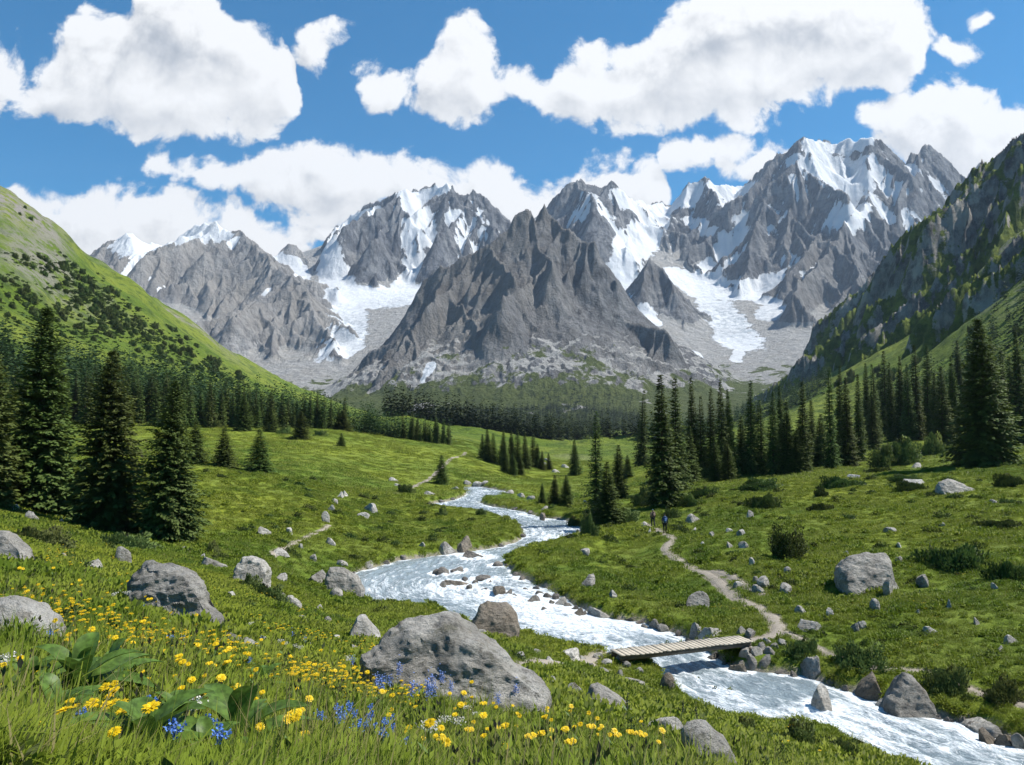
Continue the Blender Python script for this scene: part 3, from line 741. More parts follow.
def build_mountains():
    X, Y, Z = MT.X, MT.Y, MZ
    sn = snow_mask(X, Y, Z, MSB, MHO, SNOW)
    alt = Z
    sn = sn + .34 * sstep(750, 1500, alt)
    scree = (1 - MRK) * 1.1 + .35 * sstep(1.15, .7, MSB)
    noise = fbm(X / 170, Y / 170, 4, 33)
    gr = (.50 - np.clip((alt - 60) / 330, 0, 1.4) + .75 * noise + .35 * fbm(X / 60, Y / 60, 3, 38)) * sstep(1.9, .7, MSB)
    gr = gr - .5 * (MT.own == W_) * sstep(120, 250, alt) - .25 * sstep(3200, 3800, Y)
    # bare gravel fans run down between the green flanks of the pyramid
    fan = sstep(.15, .5, fbm(X / 130 + 5, Y / 600, 3, 35) + .15) * (1 - MRK)
    gr = gr - .55 * fan
    gr += .34 * (MT.own == P_) * sstep(620, 300, alt) * sstep(1.7, .9, MSB)
    # loose stone gathers where the walls run out
    scree = scree + .55 * sstep(.35, 1.1, MHO) * sstep(1700, 700, alt)
    apron = sstep(1.05, .62, MSB) * sstep(430, 160, alt) * (MT.own != E_)
    scree = np.maximum(scree, apron * 1.2)
    gr = gr - .25 * apron * fan + .7 * sstep(150, 80, alt)
    warm = np.clip(.35 + .8 * fbm(X / 420, Y / 500, 3, 44) + .25 * (MT.own == P_) + .45 * (MT.own == W_) - .6 * sstep(4200, 5000, Y) * (MT.own != W_), 0, 1)
    tone = np.array([.94, .72, .66, .72, .68])[MT.own] * (1 + .25 * fbm(X / 330, Y / 400, 3, 46))
    icz = at(728, 318, 3900); ice = np.exp(-(((X - icz[0]) / 200) ** 2 + ((Y - icz[1]) / 330) ** 2)) * 1.6
    for (u, v, d, r) in ((345, 330, 3900, 170), (835, 152, 5200, 130), (345, 340, 3700, 240), (395, 310, 4200, 120)):
        c = at(u, v, d); ice = np.maximum(ice, .9 * np.exp(-((X - c[0]) ** 2 + ((Y - c[1]) / 1.8) ** 2) / r ** 2))
    sn = sn - 3 * (Y < 2000)
    # snow fills the gullies it lies in
    def blur(A, n):
        for _ in range(n): A = (np.roll(A, 1, 0) + np.roll(A, -1, 0) + np.roll(A, 1, 1) + np.roll(A, -1, 1) + 4 * A) / 8
        return A
    fill = sstep(.45, .75, blur(sn, 4)) * .5
    Z = Z + (blur(Z, 30) - Z) * fill
    V = np.stack([X, Y, Z], -1).reshape(-1, 3); Fc = grid_faces(*X.shape)
    A = dict(snow=sn.ravel(), scree=scree.ravel(), grass=gr.ravel(), warm=warm.ravel(), tone=tone.ravel(), ice=np.clip(ice, 0, 1).ravel())
    own = MT.own.ravel()[Fc[:, 0]]
    me_lab = {W_: 'mountain', S_: 'mountain', P_: 'mountain', N_: 'mountain', E_: 'mountain'}
    for k in range(5):
        fs = Fc[own == k]
        used, inv = np.unique(fs, return_inverse=True)
        me = mesh_np('mountain', V[used], inv.reshape(-1, 4), {a: b[used] for a, b in A.items()}, True, [MOUNT])
        tag(link('mountain', me), kind='structure')
build_mountains()

# ---------------------------------------------------------------- crags on the right side of the valley
CG = Range(.2, .95, 760, 420, 2100, 560, 8)
CG.Xw = CG.X + 12 * fbm(CG.X / 70, CG.Y / 70, 4, 81); CG.Yw = CG.Y + 12 * fbm(CG.X / 70, CG.Y / 70, 4, 82)
def C(pts, own=0, **k): CG.chain(chain_px(pts), own=own, **k)
K = dict(s0=2.6, s1=.85, L=110., reach=330., spur=46., slen=130., keep=.50, jag=5., depth=2)
C([(1100,95,840),(1060,112,870),(1040,128,890),(1024,137,900),(1014,146,915),(1006,157,930),(996,162,950),(984,164,975),(977,172,985),(968,190,985),(960,205,980),(951,222,975),(943,232,970),(932,252,965),(917,278,960),(900,303,955),(882,328,950),(862,350,950)], **K)
C([(984,164,975),(975,205,930),(962,245,890),(945,280,860),(925,310,850)], **K)
C([(1040,128,890),(1022,175,840),(1008,215,800),(990,255,770)], **K)
C([(1006,157,930),(998,190,890),(985,225,850),(970,260,820)], **K)
K.update(L=120., spur=48.)
C([(960,225,1330),(944,230,1300),(936,229,1290),(928,233,1280),(920,241,1275),(914,251,1270),(903,257,1280),(893,259,1290),(885,263,1300),(876,277,1320),(867,291,1350),(856,311,1390),(845,330,1430),(832,345,1500),(815,352,1570),(795,370,1650),(774,386,1760),(750,402,1880)], **K)
C([(914,251,1270),(905,280,1210),(892,310,1150),(875,335,1100)], **K)
C([(885,263,1300),(878,295,1230),(862,325,1170)], **K)
K.update(L=70., reach=200., spur=30., slen=70., jag=4.)
C([(1150,150,520),(1090,190,560),(1050,215,590),(1032,230,600),(1020,243,610),(1011,262,625),(1001,278,640),(990,296,650),(978,318,655),(968,340,655)], **K)
C([(1032,230,600),(1028,275,560),(1018,320,520),(1010,350,500)], **K)
def m_crag():
    g = NT('crag_rock'); P = g.pos(); Pv = g.scale(P, (1, 1, .5))
    n1 = g.noise(P, .016, 6, .65); n2 = g.noise(Pv, .075, 6, .72); n3 = g.noise(Pv, .3, 4, .7)
    rk = g.mix(g.rng(n1, .35, .65), (.23, .222, .208), (.40, .375, .335))
    rk = g.mix(g.rng(n2, .42, .64), rk, (.08, .08, .083)); rk = g.mix(g.rng(n3, .55, .75, 0, .6), rk, (.31, .29, .265))
    gr = g.attr('grass')
    gn = g.math('ADD', gr, g.math('MULTIPLY', g.math('SUBTRACT', g.noise(P, .045, 6, .72), .5), 1.6))
    gc = g.mix(g.rng(g.noise(P, .08, 5, .65), .4, .65), (.06, .095, .014), (.16, .195, .03))
    c = g.mix(g.rng(gn, .46, .60), rk, gc)
    h = g.math('ADD', g.noise(Pv, .09, 7, .74), g.math('MULTIPLY', n3, .3))
    return g.finish(g.bsdf(c, .9, g.bump(h, .9, 8.), .15))
def build_crags():
    X, Y = CG.X, CG.Y
    G = H_full(X, Y) - 3
    T = CG.T + 9 * ridged(X / 30, Y / 38, 4, 84) + 4.5 * ridged(X / 10, Y / 14, 3, 85)
    Z = np.maximum(T, G - 8)
    zx = np.gradient(Z, axis=1) / np.gradient(X, axis=1); zy = (np.gradient(Z, axis=0) - zx * np.gradient(X, axis=0)) / np.gradient(Y, axis=0)
    sl = np.sqrt(zx ** 2 + zy ** 2)
    for _ in range(5): sl = (np.roll(sl, 1, 0) + np.roll(sl, -1, 0) + np.roll(sl, 1, 1) + np.roll(sl, -1, 1) + 4 * sl) / 8
    gr = 1.66 - sl * .46 + 1.1 * fbm(X / 80, Y / 80, 4, 86) + .5 * sstep(40, 5, T - G)
    V = np.stack([X, Y, Z], -1).reshape(-1, 3); Fc = grid_faces(*X.shape)
    keep = ((T - G).ravel()[Fc] > -4).any(1); fs = Fc[keep]; used, inv = np.unique(fs, return_inverse=True)
    me = mesh_np('cliff', V[used], inv.reshape(-1, 4), dict(grass=gr.ravel()[used]), True, [m_crag()])
    tag(link('cliff', me), kind='structure')
build_crags()

# ---------------------------------------------------------------- where things stand
def H_mt(x, y):
    x = np.asarray(x, float); y = np.asarray(y, float)
    p = x / np.maximum(y, 1); ly = np.log(np.maximum(y, 1))
    ci = np.interp(p, MT.p, np.arange(len(MT.p))); ri = np.interp(ly, MT.ly, np.arange(len(MT.ly)))
    c0 = np.clip(ci.astype(int), 0, len(MT.p) - 2); r0 = np.clip(ri.astype(int), 0, len(MT.ly) - 2); fc = ci - c0; fr = ri - r0
    z = (MZ[r0, c0] * (1 - fc) + MZ[r0, c0 + 1] * fc) * (1 - fr) + (MZ[r0 + 1, c0] * (1 - fc) + MZ[r0 + 1, c0 + 1] * fc) * fr
    return np.where((y > 1500) & (y < 7000), z, -1e6)
def H_far(x, y): return np.maximum(H_full(x, y), H_mt(x, y))
# the near ground tabulated once so that thousands of plants can be set on it quickly
_gq = np.linspace(math.log(1.5), math.log(1700), 1100); _gp = np.linspace(-1.15, 1.25, 1100)
_gy = np.exp(_gq)
_GX = _gp[None] * _gy[:, None]; _GY = np.repeat((_gy - APX)[:, None], len(_gp), 1)
_GZ, _GS, _GD = H_full(_GX, _GY, True)
def _bil(A, x, y):
    yy = np.maximum(np.asarray(y, float) + APX, 1.51); p = np.asarray(x, float) / yy
    ci = np.clip((p - _gp[0]) / (_gp[1] - _gp[0]), 0, len(_gp) - 1.001); ri = np.clip((np.log(yy) - _gq[0]) / (_gq[1] - _gq[0]), 0, len(_gq) - 1.001)
    c0 = ci.astype(int); r0 = ri.astype(int); fc = ci - c0; fr = ri - r0
    return (A[r0, c0] * (1 - fc) + A[r0, c0 + 1] * fc) * (1 - fr) + (A[r0 + 1, c0] * (1 - fc) + A[r0 + 1, c0 + 1] * fc) * fr
def Hq(x, y): return _bil(_GZ, x, y)
def bankq(x, y): return _bil(_GS, x, y)
def pathq(x, y): return _bil(_GD, x, y)
def Hq_far(x, y): return np.maximum(Hq(x, y), H_mt(x, y))
def hit(u, v, ymin=1.5, ymax=1500., far=False):
    return ray_ground(u, v, ymin, ymax, Hq_far if far else Hq)
# ---------------------------------------------------------------- trees
def m_needles(name, c1, c2, c3, outward=True):
    g = NT(name); t = g.attr('tint'); rnd = g.n('ShaderNodeObjectInfo').outputs['Random']
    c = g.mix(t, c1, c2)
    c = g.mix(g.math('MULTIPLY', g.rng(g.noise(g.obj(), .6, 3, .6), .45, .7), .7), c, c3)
    hs = g.n('ShaderNodeHueSaturation'); g.put(hs.inputs['Color'], c); g.put(hs.inputs['Value'], g.math('MULTIPLY_ADD', rnd, .5, .75)); g.put(hs.inputs['Hue'], g.math('MULTIPLY_ADD', rnd, .045, .465))
    ob = g.vmath('MULTIPLY', g.obj(), (1, 1, 0)); ob = g.vmath('NORMALIZE', ob); ob = g.vmath('ADD', ob, (0, 0, .45))
    vt = g.n('ShaderNodeVectorTransform', vector_type='NORMAL', convert_from='OBJECT', convert_to='WORLD'); g.put(vt.inputs[0], ob)
    gn = g.n('ShaderNodeNewGeometry').outputs['Normal']
    nn = g.vmath('NORMALIZE', g.vmath('ADD', g.vmath('MULTIPLY', gn, (.7, .7, .7)), g.vmath('NORMALIZE', vt.outputs[0]))) if outward else gn
    d = g.bsdf(hs.outputs[0], .65, nn, .15)
    tr = g.n('ShaderNodeBsdfTranslucent'); g.put(tr.inputs[0], hs.outputs[0])
    mx = g.n('ShaderNodeMixShader'); mx.inputs[0].default_value = .24; g.put(mx.inputs[1], d); g.put(mx.inputs[2], tr.outputs[0])
    return g.finish(mx.outputs[0])
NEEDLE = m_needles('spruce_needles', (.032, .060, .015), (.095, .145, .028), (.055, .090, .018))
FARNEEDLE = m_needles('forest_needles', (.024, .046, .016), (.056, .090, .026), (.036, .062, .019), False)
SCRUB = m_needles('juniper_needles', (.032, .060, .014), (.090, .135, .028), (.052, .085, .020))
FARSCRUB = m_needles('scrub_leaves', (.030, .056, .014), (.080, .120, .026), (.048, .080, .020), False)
WILLOW = m_needles('willow_leaves', (.065, .105, .024), (.150, .200, .055), (.095, .140, .038))
def m_bark():
    g = NT('bark'); P = g.obj()
    c = g.mix(g.noise(g.scale(P, (6, 6, 1.2)), 2, 5, .7), (.035, .027, .02), (.13, .10, .075))
    return g.finish(g.bsdf(c, .9, g.bump(g.noise(g.scale(P, (8, 8, 1.5)), 2, 4, .7), .8, .05), .15))
BARK = m_bark()

def quads(base, d, up, ln, wd):
    """kite-shaped sprays: base points, direction, up hint"""
    sd_ = np.cross(d, up); sd_ /= np.linalg.norm(sd_, axis=1)[:, None] + 1e-9
    ln = ln[:, None]; wd = wd[:, None]
    m = base + d * ln * .45
    V = np.stack([base, m + sd_ * wd, base + d * ln, m - sd_ * wd], 1).reshape(-1, 3)
    return V, np.arange(len(V)).reshape(-1, 4)

def conifer_crown(h, R, nw, nb, nt, seed, z0=.06, power=.82, tw=.55, rag=.25):
    r = np.random.RandomState(seed)
    B = []; D = []; LN = []; WD = []; TN = []; UP = []
    lean = r.normal(0, .012, 2)
    ph0 = r.rand(3) * 6.28
    for i in range(nw):
        f = z0 + (1 - z0) * ((i + r.uniform(-.3, .3)) / nw); f = min(max(f, z0 * .8), .985)
        n = max(int(nb * (1 - .62 * f) + r.uniform(-.5, 1.5)), 3)
        az = np.linspace(0, 6.283, n, endpoint=False) + r.rand() * 6.28 + r.normal(0, .22, n)
        asym = 1 + rag * .6 * np.sin(az + ph0[0] + f * 5) + rag * .4 * np.sin(2 * az + ph0[1] - f * 9) + rag * .45 * np.sin(f * 23 + ph0[2] + 1.5 * np.sin(az)) + rag * .35 * np.sin(f * 51 + 2 * az)
        bl = R * (1 - f) ** power * (1 - .35 * math.exp(-(f - z0) * 22)) * asym * r.uniform(1 - rag, 1 + rag * .8, n) + .018 * h * (1 - f) + .10
        tilt = -.42 + 1.05 * f + r.normal(0, .08, n)
        for a, b, ti in zip(az, bl, tilt):
            s = np.linspace(.12, 1.0, nt) + r.normal(0, .03, nt)
            if b < R * .35: s = s[::2]
            s = np.clip(s, .05, 1.02); m = len(s)
            dirh = np.array([math.cos(a), math.sin(a), 0]); per = np.array([-dirh[1], dirh[0], 0])
            fj = f + r.uniform(-.5, .5) * (1 - z0) / nw * 1.2; zc = fj * h + b * (ti * s - .34 * s * s + .26 * s ** 3.)
            p = dirh[None] * (s * b)[:, None]; p[:, 2] += zc; p[:, :2] += lean * (f * h)
            sg = np.where(np.arange(m) % 2 == 0, 1., -1.)
            spread = r.uniform(.35, 1.1, m) * (1 - .75 * sg * 0) * np.where(s > .93, .25, 1)
            d = dirh[None] * np.cos(spread)[:, None] + per[None] * (sg * np.sin(spread))[:, None]
            d[:, 2] += -.28 + ti * .4 + r.normal(0, .2, m)
            d /= np.linalg.norm(d, axis=1)[:, None]
            p = p + r.normal(0, .03 * R, (m, 3)) * np.array([1, 1, .6])
            B.append(p); D.append(d)
            l_ = tw * R * .42 * (.55 + .6 * (1 - f)) * (1.15 - .5 * s) * r.uniform(.7, 1.3, m)
            l_ = np.maximum(l_, .12 * R * (1 - f) + .06 * R); LN.append(l_); WD.append(l_ * r.uniform(.2, .34, m))
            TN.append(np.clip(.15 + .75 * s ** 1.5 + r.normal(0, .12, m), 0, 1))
            u = np.tile([0, 0, 1.], (m, 1)) + r.normal(0, .38, (m, 3)); UP.append(u)
    # leader
    B.append(np.array([[0, 0, .955 * h], [0, 0, .97 * h]]) + np.array([lean[0], lean[1], 0]) * h); D.append(np.array([[0, 0, 1.], [.12, .05, 1.]])); LN.append(np.array([.05 * h, .03 * h])); WD.append(np.array([.005 * h, .005 * h])); TN.append(np.array([.6, .6])); UP.append(np.array([[1, 0, 0.], [0, 1, 0]]))
    V, Fq = quads(np.concatenate(B), np.concatenate(D), np.concatenate(UP), np.concatenate(LN), np.concatenate(WD))
    return V, Fq, np.repeat(np.concatenate(TN), 4)
def trunk_geo(h, r0, n=7, seg=6, bend=.0, seed=0):
    z = np.linspace(-.03 * h, h * .97, seg); rr = r0 * (1 - z / h * .97) * (1 + .5 * np.exp(-np.maximum(z, 0) / (r0 * 2.5)))
    a = np.linspace(0, 6.283, n, endpoint=False)
    V = np.stack([rr[:, None] * np.cos(a), rr[:, None] * np.sin(a), np.repeat(z[:, None], n, 1)], -1).reshape(-1, 3)
    i = np.arange(seg - 1)[:, None] * n + np.arange(n)[None]; j = np.arange(seg - 1)[:, None] * n + (np.arange(n)[None] + 1) % n
    return V, np.stack([i, j, j + n, i + n], -1).reshape(-1, 4)

class Kind: pass
def conifer_kind(h, R, nw, nb, nt, seed, whole=False, **k):
    c = Kind(); c.h = h
    V, Fq, tn = conifer_crown(h, R, nw, nb, nt, seed, **k)
    tv, tf = trunk_geo(h, h * .013 + .03, 7 if not whole else 5, 6 if not whole else 3)
    if whole:
        VV = np.concatenate([V, tv]); FF = np.concatenate([Fq, tf + len(V)])
        c.whole = mesh_np('spruce_tree', VV, FF, dict(tint=np.concatenate([tn, tv[:, 0] * 0])), False, [NEEDLE, BARK], np.concatenate([np.zeros(len(Fq)), np.ones(len(tf))]))
    else:
        c.crown = mesh_np('crown', V, Fq, dict(tint=tn), False, [NEEDLE]); c.trunk = mesh_np('trunk', tv, tf, None, True, [BARK])
    return c
HERO = [conifer_kind(20, 3.7, 70, 18, 34, 11, z0=.02, power=.78, rag=.24, tw=.34), conifer_kind(20, 3.9, 68, 18, 34, 12, z0=.02, power=.72, rag=.26, tw=.34), conifer_kind(20, 4.2, 66, 18, 34, 13, z0=.02, power=.74, rag=.25, tw=.34)]
MID = [conifer_kind(20, 2.3, 62, 14, 16, 21, z0=.03, rag=.28, tw=.62), conifer_kind(20, 1.9, 64, 13, 14, 22, z0=.03, rag=.3, tw=.66), conifer_kind(20, 2.7, 60, 15, 18, 23, z0=.03, rag=.28, tw=.58), conifer_kind(20, 4.6, 44, 17, 20, 24, z0=.02, power=.8, rag=.22, tw=.42), conifer_kind(20, 2.1, 64, 12, 14, 25, z0=.05, power=.7, rag=.36, tw=.66)]
FAR = [conifer_kind(20, 2.5, 30, 9, 6, 31, True, z0=.04, rag=.3, tw=1.25), conifer_kind(20, 2.1, 32, 8, 6, 32, True, z0=.05, rag=.34, tw=1.3), conifer_kind(20, 2.9, 28, 9, 6, 33, True, z0=.03, rag=.3, tw=1.2), conifer_kind(20, 2.3, 30, 9, 6, 34, True, z0=.05, power=.7, rag=.4, tw=1.3)]
RT = random.Random(5)
def plant(kind, P, h, wide, label, group, name='spruce_tree', cat='tree', rz=None):
    s = h / kind.h; rz = RT.uniform(0, 6.28) if rz is None else rz
    if hasattr(kind, 'whole'):
        o = link(name, kind.whole, None, (P[0], P[1], P[2] - .1), (RT.gauss(0, .015), RT.gauss(0, .015), rz), (s * wide, s * wide, s))
    else:
        o = link(name, None, None, (P[0], P[1], P[2] - .05), (RT.gauss(0, .012), RT.gauss(0, .012), rz), (s * wide, s * wide, s))
        link('trunk', kind.trunk, o); link('crown', kind.crown, o)
    return tag(o, label, cat, group)
OCC = []     # (x, y, r) kept free of grass
def tree_px(kind, u, vb, vt, hw, label, group, ymin=20., natural=None, ymax=1500, **k):
    P = hit(u, vb, ymin, ymax)[0]; h = (vb - vt) * P[1] / F
    nat = {id(x): r for x, r in zip(HERO, (3.7, 3.9, 4.2))}; nat.update({id(x): r for x, r in zip(MID, (2.3, 1.9, 2.7, 4.6, 2.1))})
    wide = (hw * P[1] / F) / (nat[id(kind)] * h / 20) * .92
    OCC.append((P[0], P[1], hw * P[1] / F * .6))
    return plant(kind, P, h, min(max(wide, .5), 2.2), label, group, **k)
GL = 'big spruces at the left edge of the meadow'
tree_px(HERO[0], 38, 512, 306, 46, 'tallest dark spruce at the left, its tip highest of the near spruces', GL, rz=.4)
tree_px(HERO[1], 105, 532, 350, 41, 'dense dark spruce standing in the middle of the three big left spruces', GL, rz=2.0)
tree_px(HERO[2], 166, 540, 380, 35, 'shortest and rightmost of the three big dark spruces at the left', GL, rz=4.1)
tree_px(HERO[1], -16, 506, 332, 40, 'big dark spruce cut by the left edge of the photo', GL, rz=5.0)
GS = 'small spruces dotted on the left meadow'
for u, vb, vt, hw, k, lab in (
 (195, 463, 418, 15, 3, 'small dark spruce just right of the three big left spruces'), (223, 467, 427, 15, 3, 'small squat spruce, middle one of three on the meadow edge'), (260, 472, 429, 17, 3, 'small broad spruce standing free in front on the bright left meadow'),
 (243, 431, 395, 12, 3, 'dark round-topped spruce in front of the left forest edge'), (271, 432, 407, 11, 3, 'small spruce beside pale bushes at the left forest edge'), (300, 439, 411, 12, 3, 'dark spruce at the forest edge, nearest to the crest of the meadow'), (342, 430, 410, 13, 3, 'low rounded spruce on the crest of the left meadow'),
 (341, 446, 433, 6, 3, 'tiny lone spruce in the middle of the left meadow'), (441, 484, 455, 10, 3, 'small lone spruce by the path above the left river bank')):
    tree_px(MID[k], u, vb, vt, hw, lab, GS)
GC = 'grove of spruces in the middle of the valley'
for i, (u, vb, vt, hw) in enumerate(((483, 459, 434, 6), (488, 462, 429, 7), (494, 463, 433, 6), (503, 466, 430, 7), (505, 472, 442, 6), (512, 467, 431, 6.5), (518, 468, 430, 7), (526, 469, 432, 6.5), (513, 475, 453, 7), (520, 475, 456, 6), (533, 467, 434, 7), (542, 470, 451, 5), (549, 470, 453, 5), (538, 468, 444, 6))):
    tree_px(MID[(0, 2, 4, 0)[i % 4]], u, vb, vt, hw, 'dark spruce in the tight grove beyond the upper bend of the river', GC, ymin=60)
GM = 'spruces by the river and path in the middle distance'
for u, vb, vt, hw, k, lab in (
 (597, 520, 411, 12, 4, 'slender tall spruce on the river bank, leftmost of the tall ones'), (607, 524, 462, 16, 2, 'broad bushy spruce at the foot of the slender river bank spruce'), (618, 500, 445, 12, 2, 'mid-sized spruce between the slender river spruce and the tallest tree'),
 (575, 475, 440, 8, 2, 'small dark spruce alone beyond the river gravel'), (542, 504, 483, 5, 2, 'tiny slim spruce at the right bank of the upper river'), (555, 505, 475, 8, 2, 'small spruce at the river, left one of a pair'), (567, 506, 475, 9, 2, 'small spruce at the river, right one of a pair'),
 (641, 467, 390, 9, 1, 'slim spruce left of the tallest tree in mid valley'), (663, 508, 375, 21, 2, 'tallest dark spruce in mid valley, directly behind the two hikers'), (676, 490, 378, 15, 0, 'tall spruce just right of and behind the tallest mid-valley spruce'), (628, 478, 455, 8, 2, 'small young spruce right of the river bank spruces')):
    tree_px(MID[k], u, vb, vt, hw, lab, GM, ymin=60)
GR = 'row of spruces behind the right meadow'
RR = random.Random(2)
for i, (u, vb, vt, hw) in enumerate(((693, 479, 377, 10), (702, 479, 396, 9), (711, 478, 388, 9), (723, 478, 379, 10), (733, 478, 389, 9), (742, 476, 416, 11), (751, 476, 380, 11), (762, 475, 400, 10), (773, 475, 391, 10), (787, 474, 402, 13), (803, 473, 381, 11), (820, 468, 414, 12), (831, 469, 366, 9), (840, 465, 366, 9), (849, 467, 377, 11), (859, 461, 374, 8), (728, 482, 440, 10), (715, 482, 436, 9), (689, 482, 426, 11), (796, 474, 430, 13),
   (868, 440, 363, 8), (876, 442, 364, 8), (886, 436, 350, 10), (893, 440, 362, 8), (901, 440, 356, 9), (909, 442, 364, 9), (917, 440, 345, 10), (928, 436, 345, 10), (943, 446, 366, 12), (955, 445, 356, 10), (936, 440, 372, 9), (873, 450, 392, 9), (846, 452, 398, 9), (812, 462, 400, 9), (782, 466, 386, 8), (1013, 436, 356, 11), (1003, 440, 350, 10), (1022, 445, 330, 12), (1034, 440, 322, 12), (960, 420, 340, 9), (995, 425, 335, 9))):
    tree_px(MID[(0, 1, 4, 0, 2)[i % 5] if hw < 10.5 else (0, 2)[i % 2]], u, vb, vt, hw, 'tall dark spruce in the row behind the right meadow', GR, ymin=60)
tree_px(HERO[0], 984, 465, 318, 33, 'biggest spruce on the right, wide skirt of branches over the meadow', 'lone big spruce on the right meadow')

# the left forest belt: individual trees, nearest first
def belt(poly_top, poly_bot, n, hr, seed, ymin, ymax, mind=2.6, far=False, udist=None):
    r = np.random.RandomState(seed); out = []
    ut = [a for a, _ in poly_top]
    u = r.uniform(ut[0], ut[-1], n * 3) if udist is None else r.choice(udist, n * 3) + r.uniform(-4, 4, n * 3)
    vt = np.interp(u, ut, [b for _, b in poly_top]); vb = np.interp(u, [a for a, _ in poly_bot], [b for _, b in poly_bot])
    v = vt + (vb - vt) * r.rand(n * 3)
    P = hit(u, v, ymin, ymax, far)
    keep = []
    for p in P:
        if p[1] > ymax * .98: continue
        if all((p[0] - q[0]) ** 2 + (p[1] - q[1]) ** 2 > mind * mind for q in keep[-300:]): keep.append(p)
        if len(keep) >= n: break
    return [(p, r.uniform(*hr)) for p in keep] if len(hr) == 2 else [(p, np.interp(project(p)[0], [0, 150, 300, 450], hr[:4]) * r.uniform(.7, 1.2) * p[1] / F) for p in keep]
LB = belt([(-60, 360), (0, 362), (60, 372), (100, 378), (150, 390), (200, 402), (250, 412), (300, 421), (340, 424), (400, 434), (450, 442)],
          [(-60, 430), (0, 428), (100, 424), (200, 428), (250, 429), (300, 427), (340, 430), (400, 438), (455, 446)], 980, (52, 46, 33, 22), 3, 150, 1300, 1.7)
LB.sort(key=lambda t: t[0][1])
lab = 'dark slim spruce in the dense forest belt below the left slope'
for i, (p, h) in enumerate(LB[:205]):
    plant(FAR[i % 4], p, h, RT.uniform(.8, 1.15), lab, 'spruces of the left forest belt')
print('left belt', len(LB))
def far_wood(pts, label, seed, name='forest', w=(.8, 1.2)):
    """a far wood that reads as one mass"""
    r = np.random.RandomState(seed); Vs = []; Fs = []; Ts = []; o = 0
    prot = [conifer_crown(20, 2.7, 13, 7, 2, 300 + k, z0=.03, tw=1.9) for k in range(4)]
    for i, (p, h) in enumerate(pts):
        V, Fq, tn = prot[i % 4]; s = h / 20; a = r.rand() * 6.28; wd = s * r.uniform(*w)
        c, sn_ = math.cos(a), math.sin(a)
        W = np.stack([(V[:, 0] * c - V[:, 1] * sn_) * wd + p[0], (V[:, 0] * sn_ + V[:, 1] * c) * wd + p[1], V[:, 2] * s + p[2] - .3], -1)
        Vs.append(W); Fs.append(Fq + o); Ts.append(tn * r.uniform(.5, 1)); o += len(V)
    me = mesh_np(name, np.concatenate(Vs), np.concatenate(Fs), dict(tint=np.concatenate(Ts)), False, [FARNEEDLE])
    return tag(link(name, me), label, 'forest', None, 'stuff')
far_wood(LB[205:], 'far end of the dark spruce forest running along the foot of the left slope', 1)
# mountain foot: woods on the far valley floor and the treed edge of the right ridge
FW = belt([(385, 412), (440, 408), (480, 408), (520, 408), (560, 405), (600, 410), (640, 416)], [(385, 430), (440, 441), (500, 442), (560, 441), (600, 438), (640, 434)], 1700, (15, 23), 8, 500, 3000, 3, True)
FW += belt([(540, 385), (600, 392), (640, 396)], [(540, 412), (600, 415), (640, 420)], 160, (13, 19), 9, 600, 3200, 8, True)
far_wood(FW, 'blue-dark spruce forest at the foot of the rock pyramid', 2)
FW = belt([(640, 428), (700, 426), (745, 408), (790, 390), (830, 372)], [(640, 442), (700, 440), (745, 425), (790, 410), (830, 392)], 300, (13, 20), 10, 500, 2300, 4, True)
FW += belt([(741, 408), (774, 388), (815, 352), (850, 338)], [(741, 416), (774, 398), (815, 368), (850, 352)], 130, (13, 20), 11, 700, 2400, 4, True)
far_wood(FW, 'far dark spruces running up the edge of the right hand ridge', 3)
FW = belt([(860, 400), (920, 380), (980, 340), (1040, 300)], [(860, 430), (920, 425), (980, 420), (1040, 410)], 110, (12, 18), 12, 180, 900, 6)
FW += belt([(975, 300), (1040, 240)], [(975, 345), (1040, 330)], 26, (12, 18), 14, 180, 1000, 6)
far_wood(FW, 'scattered dark spruces climbing the green slope on the right', 4)

# ---------------------------------------------------------------- bushes
def leaf_mound(n, rx, ry, rz, seed, leaf=.09, lumps=9, fill=.35, up=.55):
    r = np.random.RandomState(seed)
    lc = r.normal(0, 1, (lumps, 3)); lc /= np.linalg.norm(lc, axis=1)[:, None]; lc[:, 2] = np.abs(lc[:, 2]) * .8; lumps = lumps * 2; lc = r.normal(0, 1, (lumps, 3)); lc /= np.linalg.norm(lc, axis=1)[:, None]; lc[:, 2] = np.abs(lc[:, 2]) * .8; la = r.uniform(.1, .8, lumps)
    d = r.normal(0, 1, (n, 3)); d /= np.linalg.norm(d, axis=1)[:, None]; d[:, 2] = np.abs(d[:, 2]) - .08
    rad = .52 + (np.exp(-((d[:, None] - lc[None]) ** 2).sum(-1) / .09) * la[None]).max(1)
    depth = 1 - fill * r.rand(n) ** 2
    p = d * (rad * depth)[:, None] * np.array([rx, ry, rz])
    dd = d + r.normal(0, .65, (n, 3)); dd[:, 2] += up; dd /= np.linalg.norm(dd, axis=1)[:, None]
    ln = leaf * r.uniform(.6, 1.5, n); upv = r.normal(0, 1, (n, 3))
    V, Fq = quads(p, dd, upv, ln, ln * r.uniform(.18, .32, n))
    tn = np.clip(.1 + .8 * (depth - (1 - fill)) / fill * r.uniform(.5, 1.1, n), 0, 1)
    return V, Fq, np.repeat(tn, 4)
